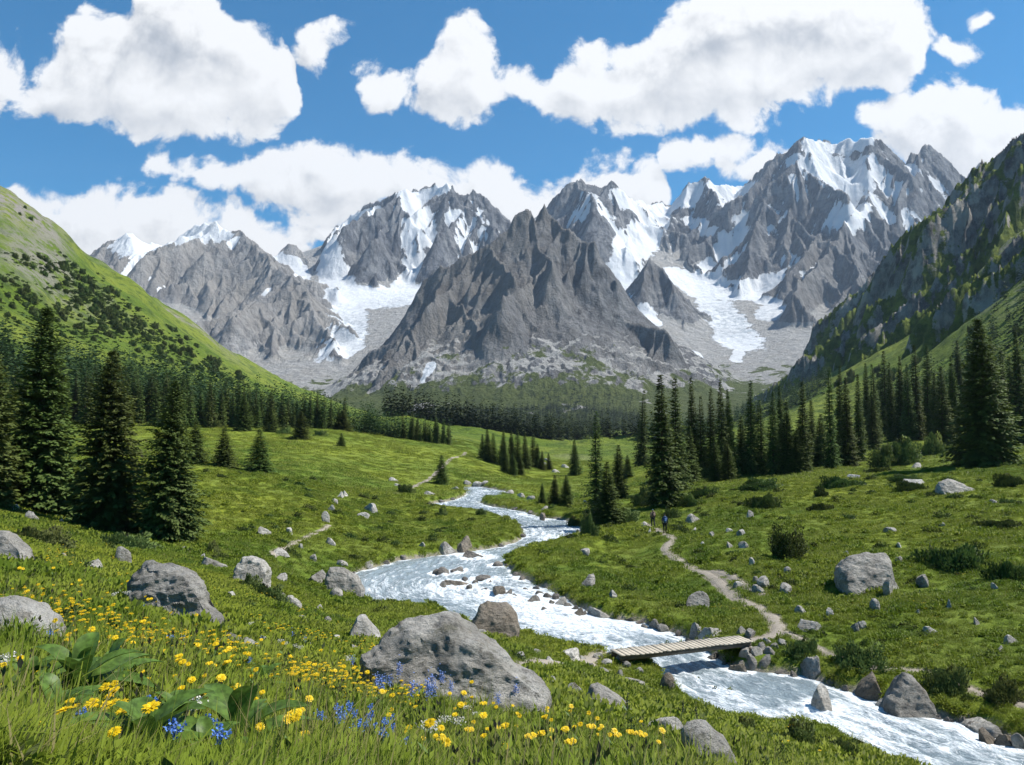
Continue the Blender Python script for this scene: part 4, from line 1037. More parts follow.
def bush_mesh(name, n, rx, ry, rz, seed, mat, **k):
    V, Fq, tn = leaf_mound(n, rx, ry, rz, seed, **k)
    # dark twiggy heart
    a = 14; b = 7; th = np.linspace(0, 6.283, a, endpoint=False); ph = np.linspace(0, 1.5, b)
    r_ = np.random.RandomState(seed)
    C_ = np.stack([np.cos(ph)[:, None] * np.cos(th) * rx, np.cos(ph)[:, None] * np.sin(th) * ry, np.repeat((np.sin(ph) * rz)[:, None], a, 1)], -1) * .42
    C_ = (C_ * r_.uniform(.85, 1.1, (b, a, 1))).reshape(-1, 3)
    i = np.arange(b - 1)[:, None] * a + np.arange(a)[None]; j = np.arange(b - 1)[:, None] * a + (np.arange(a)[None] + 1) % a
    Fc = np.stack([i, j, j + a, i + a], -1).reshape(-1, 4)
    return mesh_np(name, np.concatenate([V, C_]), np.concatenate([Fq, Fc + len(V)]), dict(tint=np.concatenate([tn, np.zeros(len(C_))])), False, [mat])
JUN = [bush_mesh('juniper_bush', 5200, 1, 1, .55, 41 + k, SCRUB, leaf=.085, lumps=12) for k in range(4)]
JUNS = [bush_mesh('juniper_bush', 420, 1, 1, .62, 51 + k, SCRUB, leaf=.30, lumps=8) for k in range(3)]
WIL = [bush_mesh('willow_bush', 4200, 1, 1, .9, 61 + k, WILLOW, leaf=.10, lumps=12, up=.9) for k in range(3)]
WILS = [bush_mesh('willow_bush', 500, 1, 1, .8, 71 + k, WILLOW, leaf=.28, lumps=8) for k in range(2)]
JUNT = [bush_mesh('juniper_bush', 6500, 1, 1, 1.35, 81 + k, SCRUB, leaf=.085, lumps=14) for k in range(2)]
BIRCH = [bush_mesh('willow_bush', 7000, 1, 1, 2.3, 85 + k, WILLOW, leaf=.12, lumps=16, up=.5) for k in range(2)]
def bush_px(meshes, u, v, wpx, hpx, label, group, name, cat='bush', rz=None, sink=.12, ymin=12., lean=0, ymax=1500.):
    P = hit(u, v, ymin, ymax)[0]; rx = wpx / 2 * P[1] / F; h = hpx * P[1] / F
    nat = {'juniper_bush': .55, 'willow_bush': .85}[name]
    if meshes is JUN and hpx > .6 * wpx: meshes = JUNT; nat = 1.35
    if meshes is WIL and hpx > .85 * wpx: meshes = BIRCH; nat = 2.3
    me = meshes[RT.randrange(len(meshes))]
    o = link(name, me, None, (P[0], P[1], P[2] - sink * h), (0, lean, RT.uniform(0, 6.28) if rz is None else rz), (rx * .95, rx * .8, h / nat * .95))
    OCC.append((P[0], P[1], rx * .75))
    return tag(o, label, cat, group)
GJ = 'dark juniper bushes on the right slope'
for u, v, w, h, lab in ((958, 567, 78, 34, 'widest dark juniper bush on the right slope, near the right edge'), (1008, 578, 48, 26, 'dark juniper bush below the widest juniper, touching the right edge'), (786, 556, 52, 40, 'dark pointed juniper bush on the slope left of the big grey boulder'), (765, 507, 40, 20, 'dark juniper bush at the left end of the right meadow'),
   (840, 487, 46, 16, 'low juniper mound capping the meadow left of the pale flat stone'), (912, 490, 34, 14, 'low juniper around the flat pale stone on the upper right meadow'), (905, 481, 40, 10, 'low juniper mat behind the pale flat stone, at the forest edge'), (877, 473, 28, 9, 'small juniper mat in front of the light green birches'), (1012, 486, 34, 18, 'dark juniper bush at the right edge of the upper meadow'), (1003, 527, 46, 12, 'low juniper mat on the bright upper right meadow'),
   (822, 496, 22, 10, 'small juniper cushion in front of the low juniper mound'), (760, 488, 60, 12, 'long low juniper hedge along the edge of the right meadow'), (820, 510, 30, 11, 'low juniper cushion in the middle of the right meadow'), (705, 497, 30, 16, 'juniper bush on the bank right of the tallest mid-valley spruce'), (690, 506, 26, 16, 'juniper bush on the slope above the two hikers'), (672, 518, 22, 14, 'dark bush beside the path right behind the hikers')):
    bush_px(JUN, u, v, w, h, lab, GJ, 'juniper_bush')
GW = 'green willow bushes along the river and meadow'
for u, v, w, h, lab in ((405, 493, 26, 13, 'round dark green bush on the left meadow short of the river'), (442, 516, 14, 9, 'small round bush on the grassy left bank'), (481, 515, 12, 12, 'small bush at the tip of the gravel in the upper river'), (590, 536, 20, 34, 'shaggy willow at the water below the slender spruce'), (573, 528, 14, 22, 'brownish thin willow at the water edge'), (625, 522, 30, 26, 'spreading willow left of the hikers'), (645, 505, 26, 22, 'willow bush left of the tallest mid-valley spruce'),
   (885, 468, 34, 44, 'light green birch, left one of two at the forest edge'), (903, 465, 34, 52, 'light green birch, taller right one of two at the forest edge'), (935, 455, 34, 26, 'pale green bushes right of the two birches'), (698, 480, 20, 26, 'pale green bush at the foot of the right spruce row'), (212, 555, 24, 16, 'dark bush right of the three big left spruces'), (40, 545, 60, 26, 'wide dark bush below the tallest left spruce'), (128, 548, 60, 22, 'spreading bush below the middle left spruce'), (215, 428, 16, 11, 'pale round bush at the left forest edge'), (285, 434, 20, 9, 'pale bush right of the small forest edge spruce'), (320, 436, 16, 8, 'pale bush beside the dark spruce on the meadow crest'), (250, 588, 26, 16, 'shrub beside the white stones on the left slope'), (268, 600, 40, 22, 'shrub hiding the foot of the left slope stones'),
   (672, 662, 34, 24, 'bushy herbs at the left end of the footbridge'), (695, 690, 30, 20, 'bushy herbs hanging over the near bank below the bridge'), (720, 705, 34, 20, 'bushy herbs on the near bank beside white water'), (805, 655, 40, 24, 'bushy herbs under the right end of the bridge'), (860, 665, 60, 26, 'bushy bank herbs left of the big pale bank boulder'), (950, 690, 50, 34, 'tall lush herbs right of the big pale bank boulder'), (1005, 700, 50, 26, 'lush herbs over the far bank at the right edge'), (800, 745, 60, 30, 'leafy shrub on the near bank in the lower right'), (850, 762, 50, 24, 'leafy shrub at the bottom edge beside the water'), (745, 735, 40, 22, 'leafy shrub on the near bank left of the lower shrub')):
    bush_px(WIL, u, v, w, h, lab, GW, 'willow_bush')
# scrub on the left slope
r_ = np.random.RandomState(17)
SPOTS = []
for cu, cv, su, sv, n in ((62, 268, 14, 10, 16), (82, 288, 18, 12, 30), (104, 306, 20, 13, 36), (126, 322, 22, 12, 34), (150, 338, 22, 10, 30), (176, 350, 22, 9, 26), (204, 366, 20, 8, 20), (60, 306, 22, 12, 14), (20, 300, 18, 8, 14), (40, 322, 24, 9, 26), (86, 334, 24, 9, 24), (28, 262, 20, 14, 10), (12, 285, 12, 8, 8), (230, 378, 14, 6, 10)):
    SPOTS += [(cu + r_.normal(0, su * .6), cv + r_.normal(0, sv * .6) + (0), r_.uniform(4, 10)) for _ in range(int(n * 1.15))]
def scrub_ok(u, v): return v > np.interp(u, [0, 60, 130, 200, 250, 330], [200, 232, 288, 335, 370, 405]) + 10
SPOTS = [q for q in SPOTS if scrub_ok(q[0], q[1])]; SPOTS.sort(key=lambda q: -q[2])
for u, v, w in SPOTS[:200]:
    bush_px(JUNS, u, v, w, w * r_.uniform(.42, .62), 'dark scrub bush on the steep green slope at the left', 'scrub bushes on the left slope', 'juniper_bush', ymin=200)
# the thicket between them
Vs = []; Fs = []; Ts = []; o_ = 0; proto_ = [leaf_mound(170, 1, 1, .6, 90 + k, leaf=.34, lumps=5) for k in range(4)]
TH = [(q[0] + r_.normal(0, 7), q[1] + r_.normal(0, 4), r_.uniform(2.5, 6)) for q in SPOTS for _ in range(3)] + [(q[0], q[1], q[2]) for q in SPOTS[200:]]
TH = [q for q in TH if scrub_ok(q[0], q[1])]; PT = hit([q[0] for q in TH], [q[1] for q in TH], 200)
for k, (q, p) in enumerate(zip(TH, PT)):
    V, f, tn = proto_[k % 4]; rr = q[2] / 2 * p[1] / F; a_ = r_.rand() * 6.28; c_, s_ = math.cos(a_), math.sin(a_)
    W = np.stack([(V[:, 0] * c_ - V[:, 1] * s_) * rr * r_.uniform(.8, 1.5) + p[0], (V[:, 0] * s_ + V[:, 1] * c_) * rr + p[1], V[:, 2] * rr * 1.0 + p[2] - .2], -1)
    Vs.append(W); Fs.append(f + o_); Ts.append(tn * r_.uniform(.5, 1)); o_ += len(V)
tag(link('scrub', mesh_np('scrub', np.concatenate(Vs), np.concatenate(Fs), dict(tint=np.concatenate(Ts)), False, [FARSCRUB])), 'low dark scrub thickets between the bushes on the left slope', 'scrub', None, 'stuff')
for u, v, w in ((48, 216, 7), (25, 208, 4), (67, 230, 6), (20, 215, 4), (31, 220, 5)):
    bush_px(JUNS, u, v, w, w * .7, 'dark scrub bush on the steep green slope at the left', 'scrub bushes on the left slope', 'juniper_bush', ymin=200)
for _ in range(60):
    u = RT.uniform(830, 1030); v = RT.uniform(330, 440)
    if v < np.interp(u, [830, 890, 1014], [385, 350, 268]): continue
    w = RT.uniform(6, 13)
    bush_px(JUNS if RT.random() < .5 else WILS, u, v, w, w * .6, 'rounded bush on the green slope below the right crags', 'bushes on the right slope below the crags', 'juniper_bush' , ymin=200)
# ---------------------------------------------------------------- rocks
def m_rock(name, a, b, dark, lichen=.5, moss=.25):
    g = NT(name); P = g.obj(); W = g.pos(); rnd = g.n('ShaderNodeObjectInfo').outputs['Random']
    n1 = g.noise(W, 1.3, 5, .65); n2 = g.noise(W, 5.5, 6, .72); n3 = g.noise(W, 26, 4, .7)
    c = g.mix(g.rng(n1, .35, .65), a, b)
    c = g.mix(g.rng(n2, .50, .68, 0, .8), c, dark)
    c = g.mix(g.rng(g.voro(W, 7.5, 'F1'), .12, .05, 0, lichen), c, (.50, .49, .44))
    c = g.mix(g.rng(n3, .58, .74, 0, .55), c, (.46, .45, .42))
    c = g.mix(g.rng(n3, .44, .30, 0, .75), c, dark)
    cr = g.noise(g.scale(W, (1.2, 1.2, 3.2)), 1.4, 6, .62, .8, 'Fac', 'RIDGED_MULTIFRACTAL'); c = g.mix(g.rng(cr, 1.05, 1.5, 0, .7), c, dark)
    up = g.n('ShaderNodeSeparateXYZ'); g.put(up.inputs[0], g.n('ShaderNodeNewGeometry').outputs['Normal'])
    mm = g.math('MULTIPLY', g.rng(g.noise(W, 2.4, 5, .7), .56, .66), moss)
    c = g.mix(mm, c, (.07, .075, .025))
    c = g.mix(g.rng(g.noise(W, 3.1, 4, .6), .60, .70, 0, .35), c, (.23, .16, .095))
    hs = g.n('ShaderNodeHueSaturation'); g.put(hs.inputs['Color'], c); g.put(hs.inputs['Value'], g.math('MULTIPLY_ADD', rnd, .45, .80))
    h = g.math('ADD', g.noise(g.scale(W, (1, 1, 1.6)), 2.6, 9, .74), g.math('MULTIPLY', g.voro(W, 2.2, 'DISTANCE_TO_EDGE'), .25))
    nb = g.bump(g.math('SUBTRACT', h, g.math('MULTIPLY', cr, .18)), 1., .30)
    return g.finish(g.bsdf(hs.outputs[0], .85, nb, .25))
ROCK = m_rock('grey_stone', (.23, .215, .19), (.43, .405, .36), (.10, .092, .08))
RPALE = m_rock('pale_stone', (.31, .29, .255), (.55, .525, .475), (.13, .12, .105), .45, .45)
RWET = m_rock('river_stone', (.13, .118, .105), (.21, .19, .165), (.06, .055, .05), .2, .35)
RBROWN = m_rock('brown_stone', (.20, .165, .125), (.28, .24, .19), (.085, .07, .055), .3, .4)

def n3(V, s, seed, oct=4):
    """cheap three dimensional noise from three crossed planes"""
    return (fbm(V[:, 0] * s + 11, V[:, 1] * s + V[:, 2] * s * .7, oct, seed) + fbm(V[:, 1] * s - V[:, 0] * s * .4, V[:, 2] * s + 5, oct, seed + 5) + fbm(V[:, 2] * s + 3, V[:, 0] * s + V[:, 1] * s * .3, oct, seed + 9)) / 1.8
_bm = bmesh.new(); bmesh.ops.create_icosphere(_bm, subdivisions=5, radius=1)
ICO_V = np.array([v.co[:] for v in _bm.verts]); ICO_F = np.array([[v.index for v in f.verts] for f in _bm.faces]); _bm.free()
_bm = bmesh.new(); bmesh.ops.create_icosphere(_bm, subdivisions=3, radius=1)
ICO3_V = np.array([v.co[:] for v in _bm.verts]); ICO3_F = np.array([[v.index for v in f.verts] for f in _bm.faces]); _bm.free()
def rock_mesh(name, seed, mat, planes=11, rough=.06, V0=None, F0=None, cut=(.36, .86)):
    V = (ICO3_V if V0 is None else V0).copy(); Fq = ICO3_F if F0 is None else F0
    r = np.random.RandomState(seed)
    N = r.normal(0, 1, (planes, 3)); N /= np.linalg.norm(N, axis=1)[:, None]; D = r.uniform(*cut, planes)
    rad = np.ones(len(V))
    for n_, d_ in zip(N, D):
        c = V @ n_; k = np.where(c > .05, d_ / np.maximum(c, .05), 9); rad = -np.log(np.exp(-rad * 34) + np.exp(-np.minimum(k, 3) * 34)) / 34
    V = V * rad[:, None]
    nn = V / np.linalg.norm(V, axis=1)[:, None]
    V = V + nn * (rough * 1.2 * n3(V, 1.7, seed, 3) + rough * .8 * n3(V, 5, seed + 3, 3))[:, None]
    V = V / (np.abs(V).max(0)[None])
    V[:, 2] = np.where(V[:, 2] < -.45, -.45 + (V[:, 2] + .45) * .4, V[:, 2])
    me = mesh_np(name, V, Fq, None, True, [mat]); smooth_by_angle(me, .42); return me
def smooth_by_angle(me, ang=.6):
    try: me.set_sharp_from_angle(angle=ang)
    except Exception: pass
VAR = {}
for key, mat in (('g', ROCK), ('p', RPALE), ('w', RWET), ('b', RBROWN)):
    VAR[key] = [rock_mesh('boulder', 100 + 7 * k, mat, 9 + k % 4, V0=ICO_V, F0=ICO_F) for k in range(5)]
    VAR[key + 's'] = [rock_mesh('stone', 200 + 7 * k, mat, 8 + k % 4, .05) for k in range(5)]
RK = random.Random(9)
RIVN = 0
def rock_px(u, vb, w, h, tone, label, group=None, name='boulder', depth=.85, sink=.3, rz=None, roll=0., ymin=8., ymax=400., water=False, var=None):
    P = hit(u, vb - h * .12, ymin, ymax)[0]
    Y = P[1]; hw = w / 2 * Y / F; hh = h * Y / F
    big = w > 20
    M = VAR[tone if big else tone + 's']; me = M[RK.randrange(5) if var is None else var]
    z = P[2]
    if water: z = float(river_z(Y)) - .05
    hz = hh / .92
    o = link(name, me, None, (P[0], P[1] + hw * depth * .35, z - hz * .12), (RK.uniform(-.2, .2), RK.uniform(-.22, .22), RK.uniform(-3.1, 3.1)), (hw * 1.06, hw * .92, hz))
    OCC.append((P[0], P[1] + hw * depth * .35, hw * .8))
    if water or bankq(P[0], P[1]) < .25: RIVER_ROCKS.append((P[0], P[1] + hw * depth * .35, hw))
    return tag(o, label, 'rock', group)

def profile_rock(name, prof, Y, depth, mat, label, seed, base=None, rough=.045, sub=5, lean=.35):
    """a boulder from its seen outline: a real hull of that size at its own distance, with a back and a belly"""
    r = np.random.RandomState(seed)
    g_ = hit(np.mean([p[0] for p in prof]), max(p[1] for p in prof) - 2, Y * .45, Y * 2.)[0]
    Y = float(min(max(g_[1], Y * .5), Y * 1.6)) + depth * .15
    A = at(np.array([p[0] for p in prof]), np.array([p[1] for p in prof]), Y)
    c = A.mean(0); pts = []
    zlow = A[:, 2].min()
    for a in A:
        up = (a[2] - zlow) / (A[:, 2].max() - zlow + 1e-6)
        pts.append(a + [0, depth * lean * up, 0])
        q = c + (a - c) * (.94 - .2 * up); q[1] = Y - depth * .30 + depth * lean * up * 1.1; pts.append(q)
        q = c + (a - c) * .80; q[1] = Y + depth * (.45 + lean * up); q[2] -= depth * .1; pts.append(q)
        q = a.copy(); q[2] = zlow - depth * .22; q[0] = c[0] + (a[0] - c[0]) * 1.0; pts.append(q); q2 = q.copy(); q2[1] = Y - depth * .4; q2[0] = c[0] + (a[0] - c[0]) * .85; pts.append(q2)
    bm = bmesh.new()
    for p in pts: bm.verts.new(p)
    bmesh.ops.convex_hull(bm, input=bm.verts[:])
    bmesh.ops.delete(bm, geom=[v for v in bm.verts if not v.link_faces], context='VERTS')
    bmesh.ops.triangulate(bm, faces=bm.faces[:])
    for k in range(sub):
        es = [e for e in bm.edges if e.calc_length() > max(.055, depth * .9 / 2 ** (k + 1))]
        if es: bmesh.ops.subdivide_edges(bm, edges=es, cuts=1, use_grid_fill=True)
        bmesh.ops.triangulate(bm, faces=bm.faces[:])
        bmesh.ops.smooth_vert(bm, verts=bm.verts[:], factor=.10 if k > 1 else .03, use_axis_x=True, use_axis_y=True, use_axis_z=True)
    bm.normal_update()
    V = np.array([v.co[:] for v in bm.verts]); N = np.array([v.normal[:] for v in bm.verts]); Fq = np.array([[v.index for v in f.verts] for f in bm.faces]); bm.free()
    s = depth
    q = (V - c)
    strat = ridged(q[:, 0] * .9 / s * 2 + q[:, 2] * 1.4 / s, q[:, 2] * 2.6 / s - q[:, 0] * .9 / s, 4, seed + 2)
    d = rough * s * (1.5 * n3(q / s, 1.6, seed, 3) + .55 * n3(q / s, 5, seed + 3, 4) + .75 * (strat - .3))
    V = V + N * d[:, None]
    me_ = mesh_np(name, V - c, Fq, None, True, [mat]); smooth_by_angle(me_, .5)
    o = bpy.data.objects.new(name, me_); COL.objects.link(o); o.location = c
    OCC.append((c[0], c[1] + depth * .2, (A[:, 0].max() - A[:, 0].min()) * .46))
    return tag(o, label, 'rock')
profile_rock('boulder', [(358, 668), (380, 644), (406, 625), (428, 622), (444, 632), (453, 624), (474, 637), (490, 651), (512, 665), (535, 680), (547, 689), (553, 702), (546, 708), (520, 704), (470, 690), (410, 674)], 17.2, 1.5, RPALE, 'largest pale grey boulder in the foreground meadow, long slope down to the right', 5, rough=.075)
profile_rock('boulder', [(122, 578), (138, 564), (156, 571), (173, 567), (184, 571), (202, 594), (222, 621), (208, 617), (170, 598), (140, 588)], 17.5, .9, RPALE, 'brown lichened outcrop in the left flower slope, ridge falling to the right', 15, rough=.075)
profile_rock('boulder', [(-22, 604), (0, 599), (22, 605), (33, 616), (49, 621), (58, 632), (40, 640), (-20, 636)], 11, .6, RPALE, 'pale grey boulder cut by the left edge among the flowers', 25)
profile_rock('boulder', [(-14, 532), (0, 532), (12, 540), (24, 550), (29, 560), (0, 566), (-16, 562)], 21, .8, ROCK, 'grey boulder at the left edge, above the flowers', 26)
profile_rock('boulder', [(469, 630), (471, 620), (480, 607), (487, 604), (507, 606), (517, 617), (521, 630), (512, 637), (480, 637)], 39.3, 2.2, RBROWN, 'large brown boulder standing in the near edge of the rapids', 35)
profile_rock('boulder', [(840, 580), (843, 568), (855, 559), (876, 554), (894, 556), (897, 565), (888, 578), (868, 590), (846, 594)], 54, 3.2, ROCK, 'biggest grey boulder on the grassy slope at the right', 45)
profile_rock('boulder', [(888, 705), (900, 690), (911, 677), (919, 680), (930, 694), (934, 704), (931, 718), (908, 722), (891, 716)], 33.2, 1.9, ROCK, 'pointed triangular grey boulder on the far river bank', 55)
profile_rock('boulder', [(938, 491), (942, 483), (952, 480), (962, 482), (976, 489), (974, 494), (940, 495)], 89, 2.6, ROCK, 'dark sided grey boulder with a flat sloping top in the upper right meadow', 65)
profile_rock('boulder', [(232, 572), (239, 559), (249, 557), (256, 562), (262, 562), (270, 574), (266, 588), (238, 580)], 44, 1.5, RPALE, 'white jagged boulder with a notch on the left slope', 75)
profile_rock('boulder', [(324, 580), (327, 569), (340, 569), (356, 577), (365, 589), (358, 594), (330, 592)], 53, 2, ROCK, 'mossy grey boulder at the left water edge of the wide bend', 85)
profile_rock('boulder', [(350, 632), (355, 618), (361, 616), (374, 628), (382, 641), (372, 645), (354, 642)], 30, 1.2, RPALE, 'leaning pale boulder up the slope behind the largest foreground boulder', 95)
profile_rock('boulder', [(686, 740), (694, 732), (712, 730), (727, 742), (738, 758), (739, 775), (686, 775)], 11.5, .7, RPALE, 'rounded pale boulder cut by the bottom edge, under the two dark flower spikes', 105)
profile_rock('boulder', [(586, 700), (592, 689), (600, 687), (614, 697), (630, 706), (638, 717), (620, 721), (590, 712)], 20, 1.1, ROCK, 'half overgrown grey boulder between the meadow and the bridge', 115)
# label key: u, base v, width, height, tone, label
BIG = [
 (655, 742, 66, 22, 'p', 'low pale boulder in the flowers left of the boulder cut by the bottom edge', 12, 16, 0),
 (88, 572, 22, 15, 'p', 'pale rounded stone left of the brown lichened outcrop', 10, 60, 0), (121, 566, 17, 18, 'p', 'pale upright stone behind the brown lichened outcrop', 10, 60, 0), (107, 590, 19, 12, 'g', 'small grey stone at the left foot of the brown outcrop', 10, 60, 0),
 (224, 646, 32, 15, 'p', 'pale flat stone half hidden by flowers, left one of two', 8, 40, 0), (246, 654, 30, 18, 'p', 'pale flat stone half hidden by flowers, right one of two', 8, 40, 0),
 (212, 570, 28, 12, 'g', 'grey flat stone left of the white jagged boulder', 20, 90, 0), (316, 584, 24, 13, 'g', 'grey stone left of the mossy boulder at the wide bend', 20, 90, 0), (292, 608, 18, 13, 'p', 'pale stone up the bank from the mossy water edge boulder', 20, 90, 0), (336, 600, 18, 10, 'g', 'grey stone below the mossy water edge boulder', 20, 90, 0), (278, 582, 17, 8, 'p', 'flat pale stone right of the white jagged boulder', 20, 90, 0),
 (378, 609, 23, 15, 'w', 'wet brown stone at the near bank of the bend, left of a pair', 20, 90, 1), (398, 611, 22, 13, 'w', 'wet brown stone at the near bank of the bend, right of a pair', 20, 90, 1), (425, 610, 16, 8, 'b', 'small brown stone at the water right of the wet pair', 20, 90, 1),
 (447, 555, 19, 14, 'p', 'pale boulder on the outer left bank, left of the brown one', 40, 120, 0), (464, 551, 19, 16, 'b', 'brown boulder on the outer left bank, beside the pale one', 40, 120, 0), (476, 566, 25, 9, 'w', 'long dark boulder lying mid stream in the upper rapids', 40, 120, 1),
 (444, 582, 20, 8, 'w', 'low wet rock at the upstream end of the mid river island', 40, 120, 1), (456, 581, 15, 8, 'w', 'wet rock second from the top in the mid river island', 40, 120, 1), (456, 596, 26, 12, 'b', 'largest rock of the mid river stone island', 40, 120, 1), (443, 597, 17, 8, 'w', 'flat wet rock at the left end of the mid river island', 40, 120, 1), (483, 588, 18, 5, 'w', 'flat wet rock at the right end of the mid river island', 40, 120, 1), (497, 605, 18, 10, 'b', 'brown rock in the rapids above the large brown boulder', 40, 120, 1), (508, 605, 8, 9, 'w', 'small upright rock in the rapids right of the brown rock', 40, 120, 1), (533, 612, 15, 8, 'w', 'wet dark stone in the rapids halfway across', 40, 120, 1),
 (478, 635, 22, 8, 'p', 'pale slab at the left foot of the large brown rapids boulder', 25, 60, 0), (502, 637, 19, 9, 'p', 'pale stone in front of the large brown rapids boulder', 25, 60, 0),
 (600, 621, 27, 18, 'p', 'pale grey bank boulder at the tip of the grassy far bank', 30, 80, 0), (562, 613, 13, 8, 'g', 'grey stone at the shingle along the grassy far bank', 30, 80, 1), (578, 625, 11, 10, 'b', 'small brown stone in white water below the pale bank boulder', 30, 80, 1),
 (589, 588, 15, 13, 'g', 'grey stone on the grassy far bank, left of the small pale one', 30, 90, 0), (613, 598, 11, 8, 'p', 'small pale stone on the grassy far bank', 30, 90, 0), (587, 556, 16, 7, 'g', 'flat grey stone on the far bank near the upper bend', 30, 110, 0),
 (698, 610, 24, 17, 'g', 'grey split boulder in lush grass left of the path', 30, 80, 0), (655, 630, 12, 12, 'g', 'upright grey stone at the far water edge above the bridge', 30, 80, 1), (662, 635, 16, 7, 'g', 'flat grey stone at the far water edge above the bridge', 30, 80, 1), (698, 637, 15, 15, 'g', 'dark grey boulder at the far bank just upstream of the bridge', 30, 80, 0), (711, 640, 24, 15, 'p', 'large pale boulder at the far bank touching the bridge', 30, 80, 0),
 (738, 675, 19, 10, 'b', 'brown stone in the water under the right end of the bridge', 30, 60, 1), (714, 662, 13, 8, 'w', 'wet stone in the shade under the bridge', 30, 60, 1), (667, 692, 15, 17, 'b', 'brown stone on the near bank below the bridge', 20, 45, 0), (750, 727, 24, 11, 'b', 'brown rock in the water at the near bank, downstream of the bridge', 20, 40, 1),
 (572, 695, 22, 13, 'p', 'pale smooth stone on the worn grass left of the overgrown boulder', 15, 40, 0), (548, 687, 17, 11, 'p', 'pale stone right of the largest foreground boulder', 15, 40, 0), (633, 685, 23, 9, 'p', 'flat pale stone below the left bridge end', 15, 40, 0), (601, 676, 17, 7, 'p', 'flat pale stone on the worn path near the bridge', 15, 40, 0), (565, 658, 32, 10, 'p', 'long flat pale stone where the worn path reaches the water', 25, 50, 0), (522, 660, 16, 7, 'p', 'small flat pale stone right of the rapids boulder', 25, 50, 0),
 (813, 676, 21, 24, 'p', 'tall pale boulder on the far bank right of the bridge', 25, 60, 0), (874, 699, 30, 25, 'b', 'brown boulder left of the pointed triangular boulder', 25, 50, 0), (826, 727, 28, 24, 'p', 'boulder standing alone in the white water at the lower right', 22, 45, 1), (986, 737, 42, 21, 'g', 'big dark grey boulder at the far water edge in the lower right', 22, 45, 1), (991, 756, 21, 19, 'b', 'reddish stone below the big dark boulder at the lower right', 20, 40, 1), (1007, 750, 21, 14, 'b', 'rusty stone right of the big dark boulder at the lower right', 20, 40, 1), (1022, 750, 14, 15, 'g', 'grey stone cut by the right edge at the water', 20, 40, 1),
 (812, 631, 24, 12, 'p', 'pale slab beside the path fork right of the bridge', 30, 70, 0), (889, 597, 13, 18, 'g', 'grey upright stone at the lower right of the biggest slope boulder', 30, 80, 0), (926, 589, 15, 13, 'g', 'grey stone on the slope right of the biggest slope boulder', 30, 80, 0), (931, 634, 15, 8, 'p', 'bluish white stone low on the right slope', 25, 60, 0), (856, 631, 14, 9, 'g', 'dark grey stone right of the pale slab', 30, 70, 0),
 (915, 486, 24, 8, 'p', 'flat pale stone in the low juniper on the upper right meadow', 60, 200, 0), (919, 468, 17, 5, 'p', 'pale stone at the forest edge behind the juniper mats', 80, 250, 0), (694, 523, 18, 10, 'p', 'pale flat rock on the slope right of the hikers', 50, 140, 0), (749, 520, 9, 9, 'g', 'small upright stone at the left end of the right meadow', 50, 140, 0), (786, 595, 15, 11, 'p', 'pale stone on the slope right of the path stones', 35, 80, 0), (766, 588, 16, 11, 'p', 'pale stone at the upper end of the side path', 35, 80, 0), (759, 594, 13, 10, 'g', 'grey stone beside the upper end of the side path', 35, 80, 0),
 (264, 536, 15, 11, 'g', 'dark stone on the left meadow with grass around it', 30, 120, 0), (369, 512, 18, 9, 'p', 'long pale rock rib on the left meadow', 50, 150, 0), (332, 545, 12, 7, 'p', 'pale stone alone in the green below the left path', 40, 120, 0), (641-248, 482, 10, 5, 'p', 'white stone lying high on the left meadow', 80, 250, 0), (543, 526, 8, 8, 'b', 'brown stone in the upper river', 60, 160, 1), (880, 710, 14, 8, 'g', 'grey stone in the water at the foot of the brown bank boulder', 22, 45, 1), (1000, 700, 15, 9, 'p', 'pale stone in the lush herbs above the big dark boulder', 22, 50, 0)]
for u, vb, w, h, tone, label, y0, y1, wt in BIG:
    rock_px(u, vb, w, h, tone, label, name='boulder' if w > 20 else 'stone', ymin=y0, ymax=y1, water=bool(wt))
# many small stones that nothing tells apart, by area
def scatter(name, group, label, tone, spots, y0, y1, water=False):
    for u, vb, w, h in spots: rock_px(u, vb, w, h, tone, label, group, 'stone', ymin=y0, ymax=y1, water=water)
scatter('stone', 'abutment stones', 'grey stone stacked under the right end of the footbridge', 'g', [(743, 634, 13, 8), (752, 637, 14, 7), (748, 651, 15, 9), (757, 657, 14, 9), (764, 664, 14, 9), (752, 664, 14, 10), (746, 658, 12, 9), (762, 652, 12, 8), (770, 655, 12, 8), (741, 667, 12, 7), (770, 645, 14, 6), (781, 645, 12, 5), (776, 650, 10, 6)], 30, 60)
scatter('stone', 'stones at the left bridge end', 'small pale stone bedded in the worn ground by the left bridge end', 'p', [(607, 666, 13, 6), (541, 669, 14, 5), (556, 671, 14, 5), (572, 663, 11, 5), (590, 668, 12, 6), (618, 663, 12, 7), (599, 660, 12, 6), (611, 657, 12, 6), (582, 660, 10, 5), (628, 668, 10, 6), (537, 655, 12, 5), (550, 662, 10, 4), (585, 676, 9, 4), (560, 680, 8, 4), (620, 676, 8, 5), (640, 674, 9, 6), (528, 668, 8, 4), (513, 652, 9, 4)], 22, 60)
